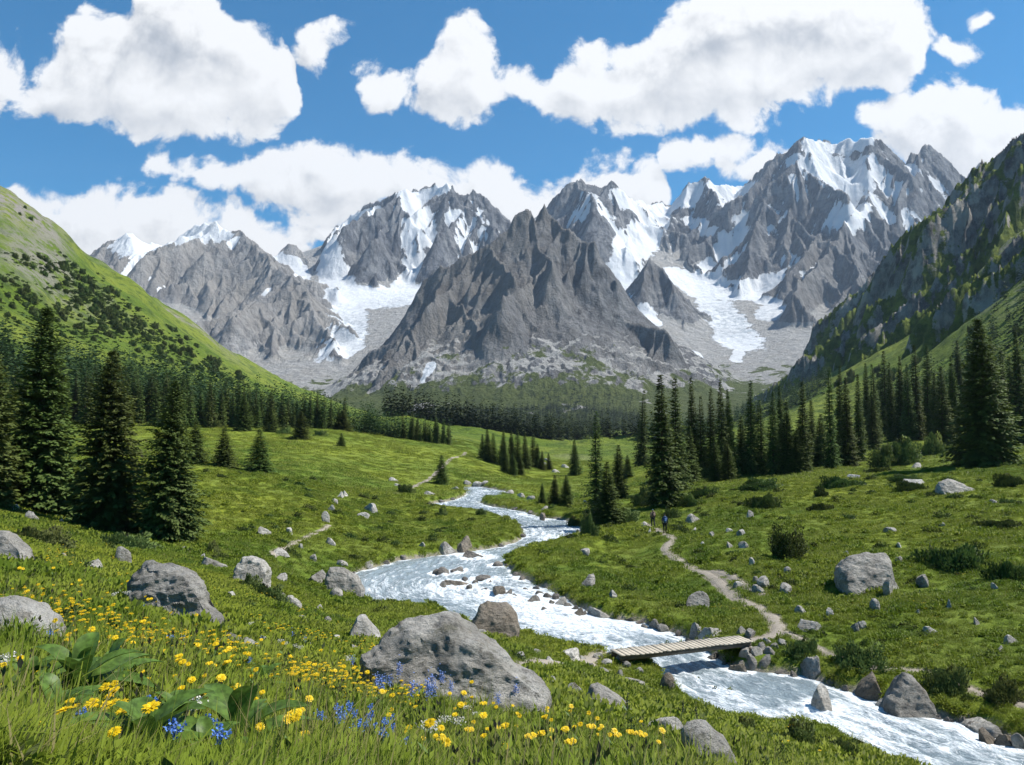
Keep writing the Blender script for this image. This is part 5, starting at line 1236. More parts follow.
scatter('stone', 'stones on the right slope', 'small pale stone in the grass of the right slope', 'p', [(742, 536, 10, 6), (730, 532, 8, 5), (695, 531, 6, 4), (712, 537, 7, 5), (703, 546, 5, 4), (731, 548, 8, 6), (743, 549, 11, 7), (753, 567, 7, 9), (787, 574, 8, 7), (876, 612, 11, 13), (801, 614, 13, 8), (832, 618, 10, 9), (862, 630, 12, 8), (949, 610, 7, 12), (918, 614, 6, 5), (978, 625, 7, 7), (1013, 644, 14, 9), (1001, 652, 6, 7), (996, 589, 8, 6), (900, 563, 8, 6), (942, 527, 7, 5), (892, 533, 14, 5), (899, 548, 6, 6), (846, 556, 6, 6), (756, 583, 9, 7), (740, 587, 12, 6), (994, 503, 8, 4), (855, 478, 14, 5), (650, 533, 5, 5), (644, 527, 7, 5)], 25, 200)
scatter('stone', 'stones on the left slope', 'small pale stone in the grass of the left slope', 'p', [(326, 524, 9, 12), (331, 512, 8, 8), (290, 535, 9, 7), (341, 498, 9, 7), (363, 519, 14, 6), (280, 556, 20, 7), (422, 547, 7, 5), (314, 562, 9, 7), (340, 566, 14, 5), (367, 569, 13, 8), (345, 497, 7, 7), (335, 505, 7, 6), (300, 548, 9, 5), (300, 625, 14, 9), (318, 612, 12, 8), (282, 600, 11, 7), (230, 600, 12, 8), (326, 625, 13, 8), (200, 560, 9, 6), (185, 553, 9, 6), (62, 560, 14, 8), (45, 575, 12, 8), (30, 520, 14, 8), (46, 512, 14, 8), (16, 512, 12, 7), (60, 524, 9, 6), (352, 655, 14, 9), (335, 645, 14, 9)], 9, 200)
scatter('stone', 'pebbles along the water', 'small wet stone at the edge of the stream', 'w', [(540, 603, 9, 5), (548, 607, 10, 6), (556, 606, 9, 6), (568, 611, 9, 6), (575, 615, 8, 5), (584, 620, 8, 5), (552, 613, 9, 5), (522, 583, 12, 5), (516, 576, 8, 4), (508, 567, 7, 4), (536, 594, 8, 5), (560, 559, 10, 6), (565, 549, 8, 5), (497, 572, 12, 5), (437, 582, 9, 5), (465, 590, 9, 5), (470, 598, 9, 5), (476, 592, 8, 4), (490, 592, 8, 4), (484, 600, 8, 5), (515, 606, 8, 4), (525, 600, 7, 4), (545, 620, 8, 5), (630, 622, 9, 5), (640, 627, 9, 5), (645, 633, 9, 4), (680, 637, 9, 6), (690, 645, 9, 5), (718, 655, 9, 5), (725, 666, 10, 6), (780, 674, 10, 6), (795, 680, 9, 6), (831, 687, 13, 7), (845, 692, 9, 6), (860, 700, 9, 6), (940, 720, 10, 6), (950, 724, 10, 6), (963, 720, 12, 7), (970, 735, 12, 8), (1012, 738, 10, 7), (403, 558, 9, 5), (385, 565, 9, 5), (352, 580, 9, 6), (350, 600, 10, 7), (362, 606, 10, 7), (412, 611, 9, 6), (440, 612, 9, 5), (462, 625, 10, 6), (528, 640, 10, 5), (548, 646, 10, 5), (570, 650, 10, 5), (659, 674, 9, 6), (668, 684, 9, 6), (690, 706, 10, 6), (702, 712, 10, 6), (725, 722, 10, 6), (790, 731, 10, 6), (440, 503, 9, 3), (452, 501, 7, 3), (470, 511, 7, 3), (505, 519, 8, 3), (520, 530, 7, 4), (523, 539, 7, 4), (500, 547, 8, 4), (575, 541, 8, 4), (580, 535, 8, 5), (560, 521, 7, 3), (530, 515, 9, 4), (515, 511, 9, 3), (495, 507, 8, 3), (545, 519, 8, 3)], 20, 220, True)
scatter('stone', 'gravel stones by the upper river', 'pale stone on the gravel beside the upper river', 'p', [(520, 497, 12, 4), (532, 500, 12, 4), (510, 494, 10, 4), (545, 510, 10, 4), (478, 486, 11, 4), (466, 484, 10, 3), (455, 490, 10, 4), (430, 495, 12, 4), (485, 484, 8, 3), (545, 465, 8, 3), (556, 473, 9, 4), (565, 468, 10, 4), (574, 464, 9, 3), (548, 461, 8, 3), (397, 486, 6, 3), (585, 503, 8, 3)], 60, 420)
build_river()
# ---------------------------------------------------------------- meadow grass, herbs, flowers
def m_grass():
    g = NT('grass_blades'); W = g.pos(); t = g.attr('tint')
    n_big = g.noise(W, .035, 4, .6); n_mid = g.noise(W, .28, 4, .6)
    c = g.mix(g.rng(n_big, .35, .65), (.135, .205, .016), (.285, .32, .026))
    c = g.mix(g.rng(n_mid, .42, .68, 0, .8), c, (.24, .275, .036))
    c = g.mix(g.rng(n_mid, .5, .3, 0, .7), c, (.085, .15, .015))
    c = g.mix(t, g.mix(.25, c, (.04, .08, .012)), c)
    hi = g.attr('dry'); c = g.mix(hi, c, (.24, .21, .085))
    gn = g.n('ShaderNodeNewGeometry').outputs['Normal']
    nn = g.vmath('NORMALIZE', g.vmath('ADD', g.vmath('MULTIPLY', gn, (.55, .55, .55)), (0, 0, .8)))
    d = g.bsdf(c, .6, nn, .15); tr = g.n('ShaderNodeBsdfTranslucent'); g.put(tr.inputs[0], g.mix(.35, c, (.16, .25, .02)))
    mx = g.n('ShaderNodeMixShader'); mx.inputs[0].default_value = .35; g.put(mx.inputs[1], d); g.put(mx.inputs[2], tr.outputs[0])
    return g.finish(mx.outputs[0])
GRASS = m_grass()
def tuft(n, rad, h, w, seed, lean=.5, seg=2, dry=.05, hv=.45, dome=False):
    r = np.random.RandomState(seed)
    a = r.rand(n) * 6.283; q = np.sqrt(r.rand(n)) * rad
    b = np.stack([q * np.cos(a), q * np.sin(a), np.full(n, -.02)], -1)
    hh = h * r.uniform(1 - hv, 1 + hv * .6, n)
    if dome: hh *= (1.1 - .75 * (q / rad) ** 2)
    la = a + r.normal(0, 1.0, n); le = np.abs(r.normal(0, lean, n)) * (0.35 + .65 * q / rad)
    dv = np.stack([np.cos(la) * le, np.sin(la) * le, np.ones(n)], -1); dv /= np.linalg.norm(dv, axis=1)[:, None]
    fa = r.rand(n) * 6.283; sv = np.stack([np.cos(fa), np.sin(fa), 0 * fa], -1) * (w * r.uniform(.6, 1.3, n))[:, None]
    mid = b + dv * (hh * .55)[:, None]; bend = np.stack([np.cos(la), np.sin(la), 0 * la], -1) * (le * hh * .45)[:, None]
    tip = b + dv * (hh * .95)[:, None] + bend; tip[:, 2] -= (le * hh * .25)
    dr = (r.rand(n) < dry).astype(float)
    if seg == 2:
        V = np.stack([b - sv, b + sv, mid + sv * .75, mid - sv * .75, tip], 1).reshape(-1, 3)
        i = np.arange(n)[:, None] * 5
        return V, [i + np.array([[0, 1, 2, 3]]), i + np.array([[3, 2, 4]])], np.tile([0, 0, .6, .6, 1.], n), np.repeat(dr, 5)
    V = np.stack([b - sv, b + sv, tip], 1).reshape(-1, 3); i = np.arange(n)[:, None] * 3
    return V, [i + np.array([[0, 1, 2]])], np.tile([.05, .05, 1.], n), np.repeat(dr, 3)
def tuft_obj(name, *a, **k):
    V, fs, tn, dr = tuft(*a, **k)
    return bpy.data.objects.new(name, mesh_np(name, V, fs, dict(tint=tn, dry=dr), False, [GRASS]))
def herb_obj(name, n, rx, rz, seed, leaf, mat=None):
    V, Fq, tn = leaf_mound(n, rx, rx, rz, seed, leaf=leaf, lumps=7, fill=.6, up=.9)
    return bpy.data.objects.new(name, mesh_np(name, V, Fq, dict(tint=tn, dry=tn * 0), False, [mat or GRASS]))
def gn_scatter(name, label, P, rot, scl, srcs, idx, cat='grass'):
    me = bpy.data.meshes.new(name); me.vertices.add(len(P)); me.vertices.foreach_set('co', np.asarray(P, np.float32).ravel())
    for nm, arr, ty, fld in (('rot', rot, 'FLOAT_VECTOR', 'vector'), ('scl', scl, 'FLOAT', 'value'), ('idx', idx, 'INT', 'value')):
        a_ = me.attributes.new(nm, ty, 'POINT'); a_.data.foreach_set(fld, np.asarray(arr, np.int32 if ty == 'INT' else np.float32).ravel())
    o = link(name, me)
    src = bpy.data.collections.new(name + '_kinds')
    for s in srcs: src.objects.link(s)
    t = bpy.data.node_groups.new(name + '_scatter', 'GeometryNodeTree')
    t.interface.new_socket('Geometry', in_out='INPUT', socket_type='NodeSocketGeometry'); t.interface.new_socket('Geometry', in_out='OUTPUT', socket_type='NodeSocketGeometry')
    N = t.nodes.new; L = t.links.new
    gi = N('NodeGroupInput'); go = N('NodeGroupOutput'); ci = N('GeometryNodeCollectionInfo'); ci.inputs[0].default_value = src; ci.inputs['Separate Children'].default_value = True; ci.inputs['Reset Children'].default_value = True
    mp = N('GeometryNodeMeshToPoints'); ip = N('GeometryNodeInstanceOnPoints'); ip.inputs['Pick Instance'].default_value = True
    def na(nm, ty):
        nd = N('GeometryNodeInputNamedAttribute'); nd.data_type = ty; nd.inputs['Name'].default_value = nm; return nd.outputs[0]
    L(gi.outputs[0], mp.inputs[0]); L(mp.outputs[0], ip.inputs['Points']); L(ci.outputs[0], ip.inputs['Instance']); L(na('idx', 'INT'), ip.inputs['Instance Index'])
    er = N('FunctionNodeEulerToRotation'); L(na('rot', 'FLOAT_VECTOR'), er.inputs[0]); L(er.outputs[0], ip.inputs['Rotation'])
    L(na('scl', 'FLOAT'), ip.inputs['Scale']); L(ip.outputs[0], go.inputs[0])
    md = o.modifiers.new('scatter', 'NODES'); md.node_group = t
    return tag(o, label, cat, None, 'stuff')
def m_plain(name, col, rough=.6, trans=0., var=.25):
    g = NT(name); n = g.noise(g.obj(), 30, 2, .5); rnd = g.n('ShaderNodeObjectInfo').outputs['Random']
    c = g.mix(g.rng(n, .3, .7), tuple(x * (1 - var) for x in col), tuple(min(x * (1 + var * .6), .95) for x in col))
    d = g.bsdf(c, rough, None, .25)
    if trans:
        tr = g.n('ShaderNodeBsdfTranslucent'); g.put(tr.inputs[0], c); mx = g.n('ShaderNodeMixShader'); mx.inputs[0].default_value = trans; g.put(mx.inputs[1], d); g.put(mx.inputs[2], tr.outputs[0]); d = mx.outputs[0]
    return g.finish(d)
YEL = m_plain('yellow_petals', (.80, .56, .010), .5, .2); BLU = m_plain('blue_petals', (.12, .25, .66), .5, .25); WHI = m_plain('white_petals', (.72, .70, .62), .6, .2)
STEM = m_plain('flower_stem', (.07, .12, .025)); BROAD = m_plain('broad_leaf', (.095, .165, .028), .45, .3, .4); SPIKE = m_plain('dark_spike', (.03, .035, .06)); PALEB = m_plain('pale_blue_petals', (.22, .32, .68), .5, .2)
# broad leaved plants
def broad_plant(seed, n=13):
    q = np.random.RandomState(seed); Vs = []; Fs = []; o = 0
    for k in range(n):
        a = k * 2.4 + q.normal(0, .2); l = q.uniform(.26, .46) * (1 - .25 * k / n); w = l * q.uniform(.16, .22); el = .5 + .75 * k / n + q.normal(0, .12)
        t = np.linspace(0, 1, 9); rr = l * (t * math.cos(el) + .25 * t ** 2.2); zz = .03 + .012 * k + l * (t * math.sin(el) - (.42 - .1 * k / n) * t ** 2.6)
        d = np.array([math.cos(a), math.sin(a), 0]); s = np.array([-d[1], d[0], 0]); ww = w * np.sin(np.clip(t * .93 + .07, 0, 1) * math.pi) ** .8 + .004
        C_ = d[None] * rr[:, None] + np.array([0, 0, 1]) * zz[:, None]
        fold = np.array([0, 0, 1.]) * (ww * .35)[:, None]
        V = np.stack([C_ - s * ww[:, None] + fold, C_ - s * ww[:, None] * .5 + fold * .3, C_, C_ + s * ww[:, None] * .5 + fold * .3, C_ + s * ww[:, None] + fold], 1).reshape(-1, 3)
        Vs.append(V); Fs.append(grid_faces(9, 5) + o); o += len(V)
    return mesh_np('leafy_plant', np.concatenate(Vs), np.concatenate(Fs), None, True, [BROAD])
BPL = [broad_plant(800 + k) for k in range(3)]
for u, v, s, lab in ((78, 708, 1.35, 'big dark leafy rosette at the left, largest of the broad-leaved plants'), (108, 690, .95, 'broad-leaved plant with upright leaves behind the largest rosette'), (145, 775, 1.1, 'broad-leaved plant at the bottom edge below the largest rosette'), (237, 765, 1.2, 'broad-leaved plant at the bottom edge, right of the other rosettes'), (262, 690, .8, 'small broad-leaved plant in the middle of the yellow flowers'), (55, 735, .85, 'broad-leaved plant just below the largest rosette'), (30, 700, .9, 'broad-leaved plant left of the largest rosette'), (175, 735, .9, 'broad-leaved plant between the largest rosette and the blue flowers'), (205, 778, .85, 'broad-leaved plant at the bottom edge between two rosettes')):
    P = hit(u, v, 1.6, 14)[0]; OCC.append((P[0], P[1], .24 * s))
    tag(link('leafy_plant', BPL[RT.randrange(3)], None, (P[0], P[1], P[2] - .02), (0, 0, RT.uniform(0, 6.28)), s), lab, 'plant', 'broad-leaved plants in the foreground')
RG = np.random.RandomState(77)
OCA = np.array(OCC)
def sample_ground(n, y0, y1, pr=.80, bank=.25, path=.05, occ=.75, skew=1.0):
    """spots spread evenly over the picture depth range, in metres on the ground"""
    q = np.exp(RG.uniform(math.log(y0), math.log(y1), n * 2) ) if skew == 1 else (RG.rand(n * 2) * (y1 ** skew - y0 ** skew) + y0 ** skew) ** (1 / skew)
    x = RG.uniform(-pr, pr, n * 2) * (q + 1.2)
    ok = (bankq(x, q) > bank) & (pathq(x, q) > path)
    x = x[ok]; q = q[ok]
    m = np.ones(len(x), bool)
    for ox, oy, orr in OCA:
        if oy < y0 - 6 or oy > y1 + 6: continue
        m &= (x - ox) ** 2 + (q - oy) ** 2 > (orr * occ) ** 2
    x = x[m][:n]; q = q[m][:n]
    return np.stack([x, q, Hq(x, q)], -1)
def tilt(P, rnd=.12):
    e = .4; zx = (Hq(P[:, 0] + e, P[:, 1]) - Hq(P[:, 0] - e, P[:, 1])) / (2 * e); zy = (Hq(P[:, 0], P[:, 1] + e) - Hq(P[:, 0], P[:, 1] - e)) / (2 * e)
    return np.stack([np.arctan(zy) * .7 + RG.normal(0, rnd, len(P)), -np.arctan(zx) * .7 + RG.normal(0, rnd, len(P)), 0 * zx], -1)
def scatter_zone(name, label, n, y0, y1, srcs, w, s0, s1, pr=.8, skew=1., bank=.25, path=.05):
    P = sample_ground(n, y0, y1, pr, bank, path, skew=skew)
    idx = RG.choice(len(srcs), len(P), p=np.array(w) / sum(w))
    rot = tilt(P); 
    clump = .75 + .5 * sstep(-.3, .4, fbm(P[:, 0] / (y0 * .12 + .6), P[:, 1] / (y0 * .2 + .6), 3, 7))
    # turn each tuft freely about its own axis by choosing among turned kinds
    gn_scatter(name, label, P, rot, RG.uniform(s0, s1, len(P)) * clump, srcs, idx)
    return P
def turned(maker, k, **kw):
    return [maker(seed_) for seed_ in k]
STALK = [tuft_obj('dry_stalks', 9, .16, .42, .0022, 590 + k, .5, 2, .75) for k in range(2)]
NEAR = [tuft_obj('grass_tuft_a', 60, .15, .19, .0032, 500 + k, .75, 2, .07) for k in range(6)] + [tuft_obj('grass_tuft_b', 20, .13, .20, .007, 520 + k, .9, 2, .03) for k in range(4)] + [herb_obj('herb_tuft_c', 170, .16, .16, 540 + k, .032, SCRUB if k == 3 else None) for k in range(4)]
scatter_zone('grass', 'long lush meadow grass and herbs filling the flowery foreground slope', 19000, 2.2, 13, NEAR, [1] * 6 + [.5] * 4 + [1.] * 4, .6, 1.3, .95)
MIDG = [tuft_obj('grass_tuft_d', 150, .42, .19, .010, 560 + k, .6, 1, .05, .5, True) for k in range(6)] + [herb_obj('herb_tuft_e', 240, .40, .26, 580 + k, .08) for k in range(4)]
TALL = [tuft_obj('leafy_stems', 12, .12, .30, .009, 595 + k, .6, 2, .0) for k in range(3)] + [herb_obj('herb_stems', 130, .13, .30, 605 + k, .04, SCRUB if k == 0 else None) for k in range(3)]
scatter_zone('herbs', 'taller leafy herb stems rising through the foreground grass', 3800, 3.6, 17, TALL, [1] * 6, .6, 1.15, .95)
scatter_zone('grass', 'thin dry seed stalks standing over the foreground grass', 900, 3, 13, STALK, [1, 1], .7, 1.1, .95)
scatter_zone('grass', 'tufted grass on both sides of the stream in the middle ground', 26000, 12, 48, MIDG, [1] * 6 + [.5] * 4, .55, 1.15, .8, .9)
MID2 = [tuft_obj('grass_tuft_f', 150, .75, .20, .024, 600 + k, .6, 1, .06, .5, True) for k in range(6)] + [herb_obj('herb_tuft_g', 170, .6, .28, 620 + k, .15) for k in range(3)]
scatter_zone('grass', 'tufted meadow grass farther up both banks', 30000, 45, 115, MID2, [1] * 6 + [.3] * 3, .55, 1.1, .75, .9)
FARG = [tuft_obj('grass_tuft_h', 120, 1.5, .26, .055, 640 + k, .6, 1, .06, .5, True) for k in range(5)]
scatter_zone('grass', 'short grass of the distant meadows', 22000, 110, 260, FARG, [1] * 5, .55, 1.1, .72, .9)
# darker cushions of dock, geranium and tall herbs breaking up the turf
HERBD = SCRUB
CUSH = [herb_obj('herb_tuft_p', 420, .75, .42, 700 + k, .12, HERBD if k % 2 else None) for k in range(4)] + [herb_obj('herb_tuft_q', 300, .5, .55, 710 + k, .12, SCRUB if k == 0 else None) for k in range(3)]
Pc = sample_ground(5200, 16, 120, .75, .5, .3); nz = fbm(Pc[:, 0] / 7, Pc[:, 1] / 9, 4, 58) + .5 * fbm(Pc[:, 0] / 2, Pc[:, 1] / 2.5, 2, 59)
Pc = Pc[nz > .04]; Pc[:, 2] -= .05
gn_scatter('herbs', 'cushions of taller dark herbs scattered through the valley turf', Pc, tilt(Pc, .2), RG.uniform(.4, 1.15, len(Pc)) * np.clip(Pc[:, 1] / 60, .6, 1.3), CUSH, RG.randint(0, len(CUSH), len(Pc)), 'herbs')
# lush herbs hanging along the water
P_ = []
for a, b in zip(RP, np.roll(RP, -1, 0)):
    L_ = np.linalg.norm(b - a); k_ = int(L_ / .3)
    if (a[1] > 150) or a[1] < 22: continue
    for t_ in RG.rand(min(k_, 200)): P_.append(a + (b - a) * t_)
P_ = np.array(P_); P_ = P_ + RG.normal(0, .55, P_.shape); P_ = P_[(bankq(P_[:, 0], P_[:, 1]) > .28) & (np.abs(P_[:, 0]) < .85 * P_[:, 1])]
P3 = np.concatenate([P_, Hq(P_[:, 0], P_[:, 1])[:, None]], 1)
BANKH = [herb_obj('herb_tuft_k', 210, .5, .48, 660 + k, .11) for k in range(5)] + [tuft_obj('grass_tuft_m', 110, .35, .42, .012, 680 + k, .8, 1, .04, .5, True) for k in range(3)]
gn_scatter('herbs', 'lush green herbs overhanging the banks of the stream', P3, tilt(P3, .2), RG.uniform(.45, 1.15, len(P3)), BANKH, RG.randint(0, len(BANKH), len(P3)), 'herbs')

def tube(P, r, n=5):
    P = np.asarray(P, float); r = np.broadcast_to(r, (len(P),)); a = np.linspace(0, 6.283, n, endpoint=False)
    V = np.concatenate([p + np.stack([rr * np.cos(a), rr * np.sin(a), 0 * a], -1) for p, rr in zip(P, r)])
    m = len(P); i = np.arange(m - 1)[:, None] * n + np.arange(n)[None]; j = np.arange(m - 1)[:, None] * n + (np.arange(n)[None] + 1) % n
    return V, np.stack([i, j, j + n, i + n], -1).reshape(-1, 4)
def daisy(seed, r=.034):
    """a flat yellow composite head: two whorls of rays round a domed disc, tilted"""
    q = np.random.RandomState(seed); Vs = []; Fs = []; o = 0
    for ring, (n, rr, up) in enumerate(((15, r, .10), (13, r * .74, .35), (9, r * .45, .7))):
        a = np.linspace(0, 6.283, n, endpoint=False) + q.rand()
        for t in a + q.normal(0, .06, n):
            d = np.array([math.cos(t), math.sin(t), up + q.normal(0, .1)]); s = np.array([-d[1], d[0], 0]) * rr * .2
            c0 = d * .12 * rr; Vs += [c0 - s * .5, c0 + s * .5, d * rr * .7 + s, d * rr - [0, 0, .1 * rr] + s * .3, d * rr - [0, 0, .1 * rr] - s * .3, d * rr * .7 - s]
            Fs.append([o, o + 1, o + 2, o + 5]); Fs.append([o + 5, o + 2, o + 3, o + 4]); o += 6
    return np.array(Vs), np.array(Fs)
def flower_kind(seed, h, kind):
    q = np.random.RandomState(seed); c = Kind(); c.h = h
    b = q.normal(0, .10, 2)
    t = np.linspace(0, 1, 6); sp = np.stack([b[0] * h * t ** 2, b[1] * h * t ** 2, h * t - .02], -1)
    sv, sf = tube(sp, np.linspace(.0030, .0020, 6)); Vs = [sv]; Fs = [sf]; o = len(sv)
    for k in range(4):                                   # stem leaves
        z = q.uniform(.1, .7); a = q.rand() * 6.28; d = np.array([math.cos(a), math.sin(a), .7]); l = q.uniform(.06, .12)
        V, f = quads(np.array([sp[int(z * 5)]]), d[None] / np.linalg.norm(d), np.array([[0, 0, 1.]]), np.array([l]), np.array([l * .16])); Vs.append(V); Fs.append(f + o); o += len(V)
    c.stem = mesh_np('stem', np.concatenate(Vs), np.concatenate(Fs), None, True, [STEM])
    top = sp[-1]
    if kind == 'y':
        V, f = daisy(seed, q.uniform(.025, .031)); R_ = np.array(Matrix.Rotation(.55 + q.normal(0, .25), 3, 'X') @ Matrix.Rotation(q.normal(.1, .25), 3, 'Y')); V = V @ R_.T + top; m = YEL
    elif kind == 'yy':                                   # umbel of several heads
        Vs = []; Fs = []; o = 0
        for k in range(7):
            V, f = daisy(seed + k, .017); V = V @ np.array(Matrix.Rotation(.5, 3, 'X')).T; p = top + np.array([*q.normal(0, .020, 2), q.normal(0, .008)]); Vs.append(V + p); Fs.append(f + o); o += len(V)
        V = np.concatenate(Vs); f = np.concatenate(Fs); m = YEL
    else:                                                # raceme of small bells or a rounded cluster
        n = 34 if kind == 'b' else 44 if kind == 'w' else 60
        Vs = []; Fs = []; o = 0
        for k in range(n):
            if kind in ('b', 'p'): p = top + q.normal(0, 1, 3) * np.array([.018, .018, .020 if kind == 'b' else .05]) - np.array([0, 0, 0 if kind == 'b' else .05])
            elif kind == 'w': p = top + q.normal(0, 1, 3) * np.array([.03, .03, .012])
            else: p = top - np.array([0, 0, .16]) * q.rand() + q.normal(0, .007, 3)
            for j in range(3):
                d = q.normal(0, 1, 3); d /= np.linalg.norm(d); l = q.uniform(.011, .019) * (.8 if kind in 'ws' else 1.05)
                V, f = quads(p[None], d[None], q.normal(0, 1, (1, 3)), np.array([l]), np.array([l * .42])); Vs.append(V); Fs.append(f + o); o += 4
        V = np.concatenate(Vs); f = np.concatenate(Fs); m = {'b': BLU, 'p': PALEB, 'w': WHI, 's': SPIKE}[kind]
    c.head = mesh_np('blossom', V, f, None, False, [m]); return c
KY = [flower_kind(700 + k, (.26, .30, .23, .28, .33, .29)[k], 'y' if k != 3 else 'yy') for k in range(6)]
KB = [flower_kind(720 + k, (.24, .30, .34)[k], 'b') for k in range(3)]; KP = [flower_kind(730 + k, (.32, .4)[k], 'p') for k in range(2)]
KW = [flower_kind(740 + k, .28 + .06 * k, 'w') for k in range(2)]; KS = [flower_kind(750 + k, .5, 's') for k in range(2)]
RF = random.Random(31)
def flower(kind, u, v, label, group, name, s=1., ymax=40):
    """v is where the blossom shows: the stem stands on the ground straight below it"""
    g0 = hit(u, v, 2., ymax)[0]; Y = g0[1]
    for _ in range(6):
        top = at(u, v, Y); zg = float(Hq(top[0], Y)); h = top[2] - zg; Y *= 1 - .5 * (kind.h * s - h) / max(CAMZ - zg, .5) if True else 1
        Y = min(max(Y, 1.8), ymax)
    top = at(u, v, Y); zg = float(Hq(top[0], Y))
    o = link(name, None, None, (top[0], Y, zg), (RF.gauss(0, .06), RF.gauss(0, .06), RF.uniform(-.8, .8)), s)
    link('stem', kind.stem, o); link('blossom', kind.head, o)
    return tag(o, label, 'flower', group)
YPX = [(23, 568), (18, 571), (54, 567), (46, 600), (73, 584), (78, 580), (84, 586), (100, 600), (95, 614), (114, 609), (120, 583), (128, 580), (133, 587), (138, 586), (128, 579), (145, 602), (149, 603), (160, 604), (168, 599), (142, 583), (137, 592), (152, 604), (107, 595), (34, 600), (29, 593), (46, 611), (56, 622), (56, 637), (72, 640), (92, 635), (90, 648), (94, 646), (116, 644), (126, 646), (131, 647), (138, 624), (145, 626), (127, 631), (194, 624), (198, 631), (178, 663), (173, 668), (193, 668), (212, 668), (229, 656), (230, 661), (232, 667), (226, 667), (217, 650), (196, 651), (247, 659), (254, 679), (251, 693), (239, 696), (215, 689), (193, 688), (179, 693), (141, 685), (111, 693), (114, 697), (117, 700), (119, 686), (91, 707), (95, 718), (105, 713), (102, 713), (127, 708), (135, 714), (124, 717), (110, 727), (122, 728), (133, 738), (46, 749), (204, 701), (184, 672), (172, 619), (166, 605),
 (215, 651), (227, 656), (230, 663), (247, 660), (212, 668), (254, 680), (260, 649), (284, 655), (280, 661), (290, 662), (312, 668), (311, 674), (322, 676), (333, 678), (273, 681), (298, 695), (251, 694), (240, 696), (257, 709), (322, 659), (335, 652), (346, 675), (354, 677), (363, 682), (385, 701), (394, 709), (380, 701), (283, 736), (297, 731), (290, 714), (305, 713), (288, 749), (414, 708), (413, 718), (449, 702), (453, 726), (428, 762), (446, 762), (460, 708), (470, 740),
 (494, 709), (482, 713), (500, 713), (469, 694), (462, 722), (456, 714), (476, 731), (481, 732), (500, 742), (519, 718), (512, 712), (521, 723), (545, 719), (549, 717), (568, 718), (571, 722), (589, 724), (595, 729), (602, 735), (565, 750), (540, 751), (539, 752), (545, 735), (580, 745), (590, 746), (596, 744), (611, 749), (620, 751), (628, 747), (634, 748), (640, 748), (646, 751), (660, 753), (598, 741), (533, 754), (573, 762), (610, 749), (660, 753), (565, 750), (700, 742), (640, 735), (520, 735), (575, 735), (552, 743), (485, 750), (505, 760)]
for i, (u, v) in enumerate(YPX):
    near = v > 690
    flower(KY[RF.randrange(6)], u + RF.uniform(-1.5, 1.5), v, 'yellow daisy-like flower on a thin stem in the foreground meadow', 'yellow meadow flowers', 'yellow_flower', RF.uniform(.85, 1.2), 16)
for i in range(85):
    u = RF.choice([RF.uniform(0, 330), RF.uniform(380, 560)]); v = RF.uniform(600, 760)
    flower(KY[RF.randrange(5)], u, v, 'yellow daisy-like flower on a thin stem in the foreground meadow', 'yellow meadow flowers', 'yellow_flower', RF.uniform(.6, .9), 16)
BPX = [(323, 724), (320, 728), (334, 728), (340, 718), (350, 712), (349, 718), (369, 715), (365, 733), (362, 728), (367, 742), (382, 731), (379, 752), (386, 741), (375, 741), (364, 724), (356, 722), (343, 730), (371, 725), (389, 726), (395, 735), (348, 740), (81, 722), (150, 706), (187, 706), (207, 737), (185, 747), (213, 759), (206, 740), (173, 642), (178, 643), (169, 641), (52, 637), (142, 607), (223, 609), (263, 626), (225, 610), (409, 755), (391, 764), (247, 665)]
for u, v in BPX: flower(KB[RF.randrange(3)], u, v, 'bright blue flower cluster low in the foreground meadow', 'bright blue flowers', 'blue_flower', RF.uniform(.62, .85), 14)
PPX = [(389, 668), (398, 680), (408, 670), (393, 686), (386, 685), (430, 668), (434, 676), (436, 684), (432, 690), (428, 697), (421, 694), (438, 697), (424, 700), (410, 698), (455, 688), (360, 664), (355, 668), (366, 668), (292, 635), (305, 638), (380, 684), (385, 692), (416, 676), (440, 688), (448, 696), (397, 672), (513, 700), (500, 703)]
for u, v in PPX: flower(KP[RF.randrange(2)], u, v, 'pale blue flower spike in front of the largest boulder', 'pale blue flower spikes', 'blue_flower', RF.uniform(.8, 1.1), 18)
for u, v in ((277, 648), (285, 650), (293, 651), (345, 660), (352, 664), (420, 745), (430, 738), (425, 741), (425, 745), (434, 738), (115, 598), (124, 596), (130, 594), (8, 663), (3, 667), (193, 720), (440, 730), (453, 735), (312, 633), (250, 612), (480, 722), (470, 716), (300, 655), (265, 640)):
    flower(KW[RF.randrange(2)], u, v, 'small white flower head among the grass of the foreground', 'white meadow flowers', 'white_flower', RF.uniform(.7, 1.), 16)
for u, v, lab in ((523, 684, 'dark seed spike against the largest boulder'), (627, 719, 'dark flower spike left of the low pale boulder'), (680, 712, 'tall dark blue flower spike, left one of two by the rounded boulder'), (701, 720, 'tall dark blue flower spike, right one of two by the rounded boulder')):
    flower(KS[RF.randrange(2)], u, v, lab, 'dark flower spikes', 'flower_spike', 1.25, 18)
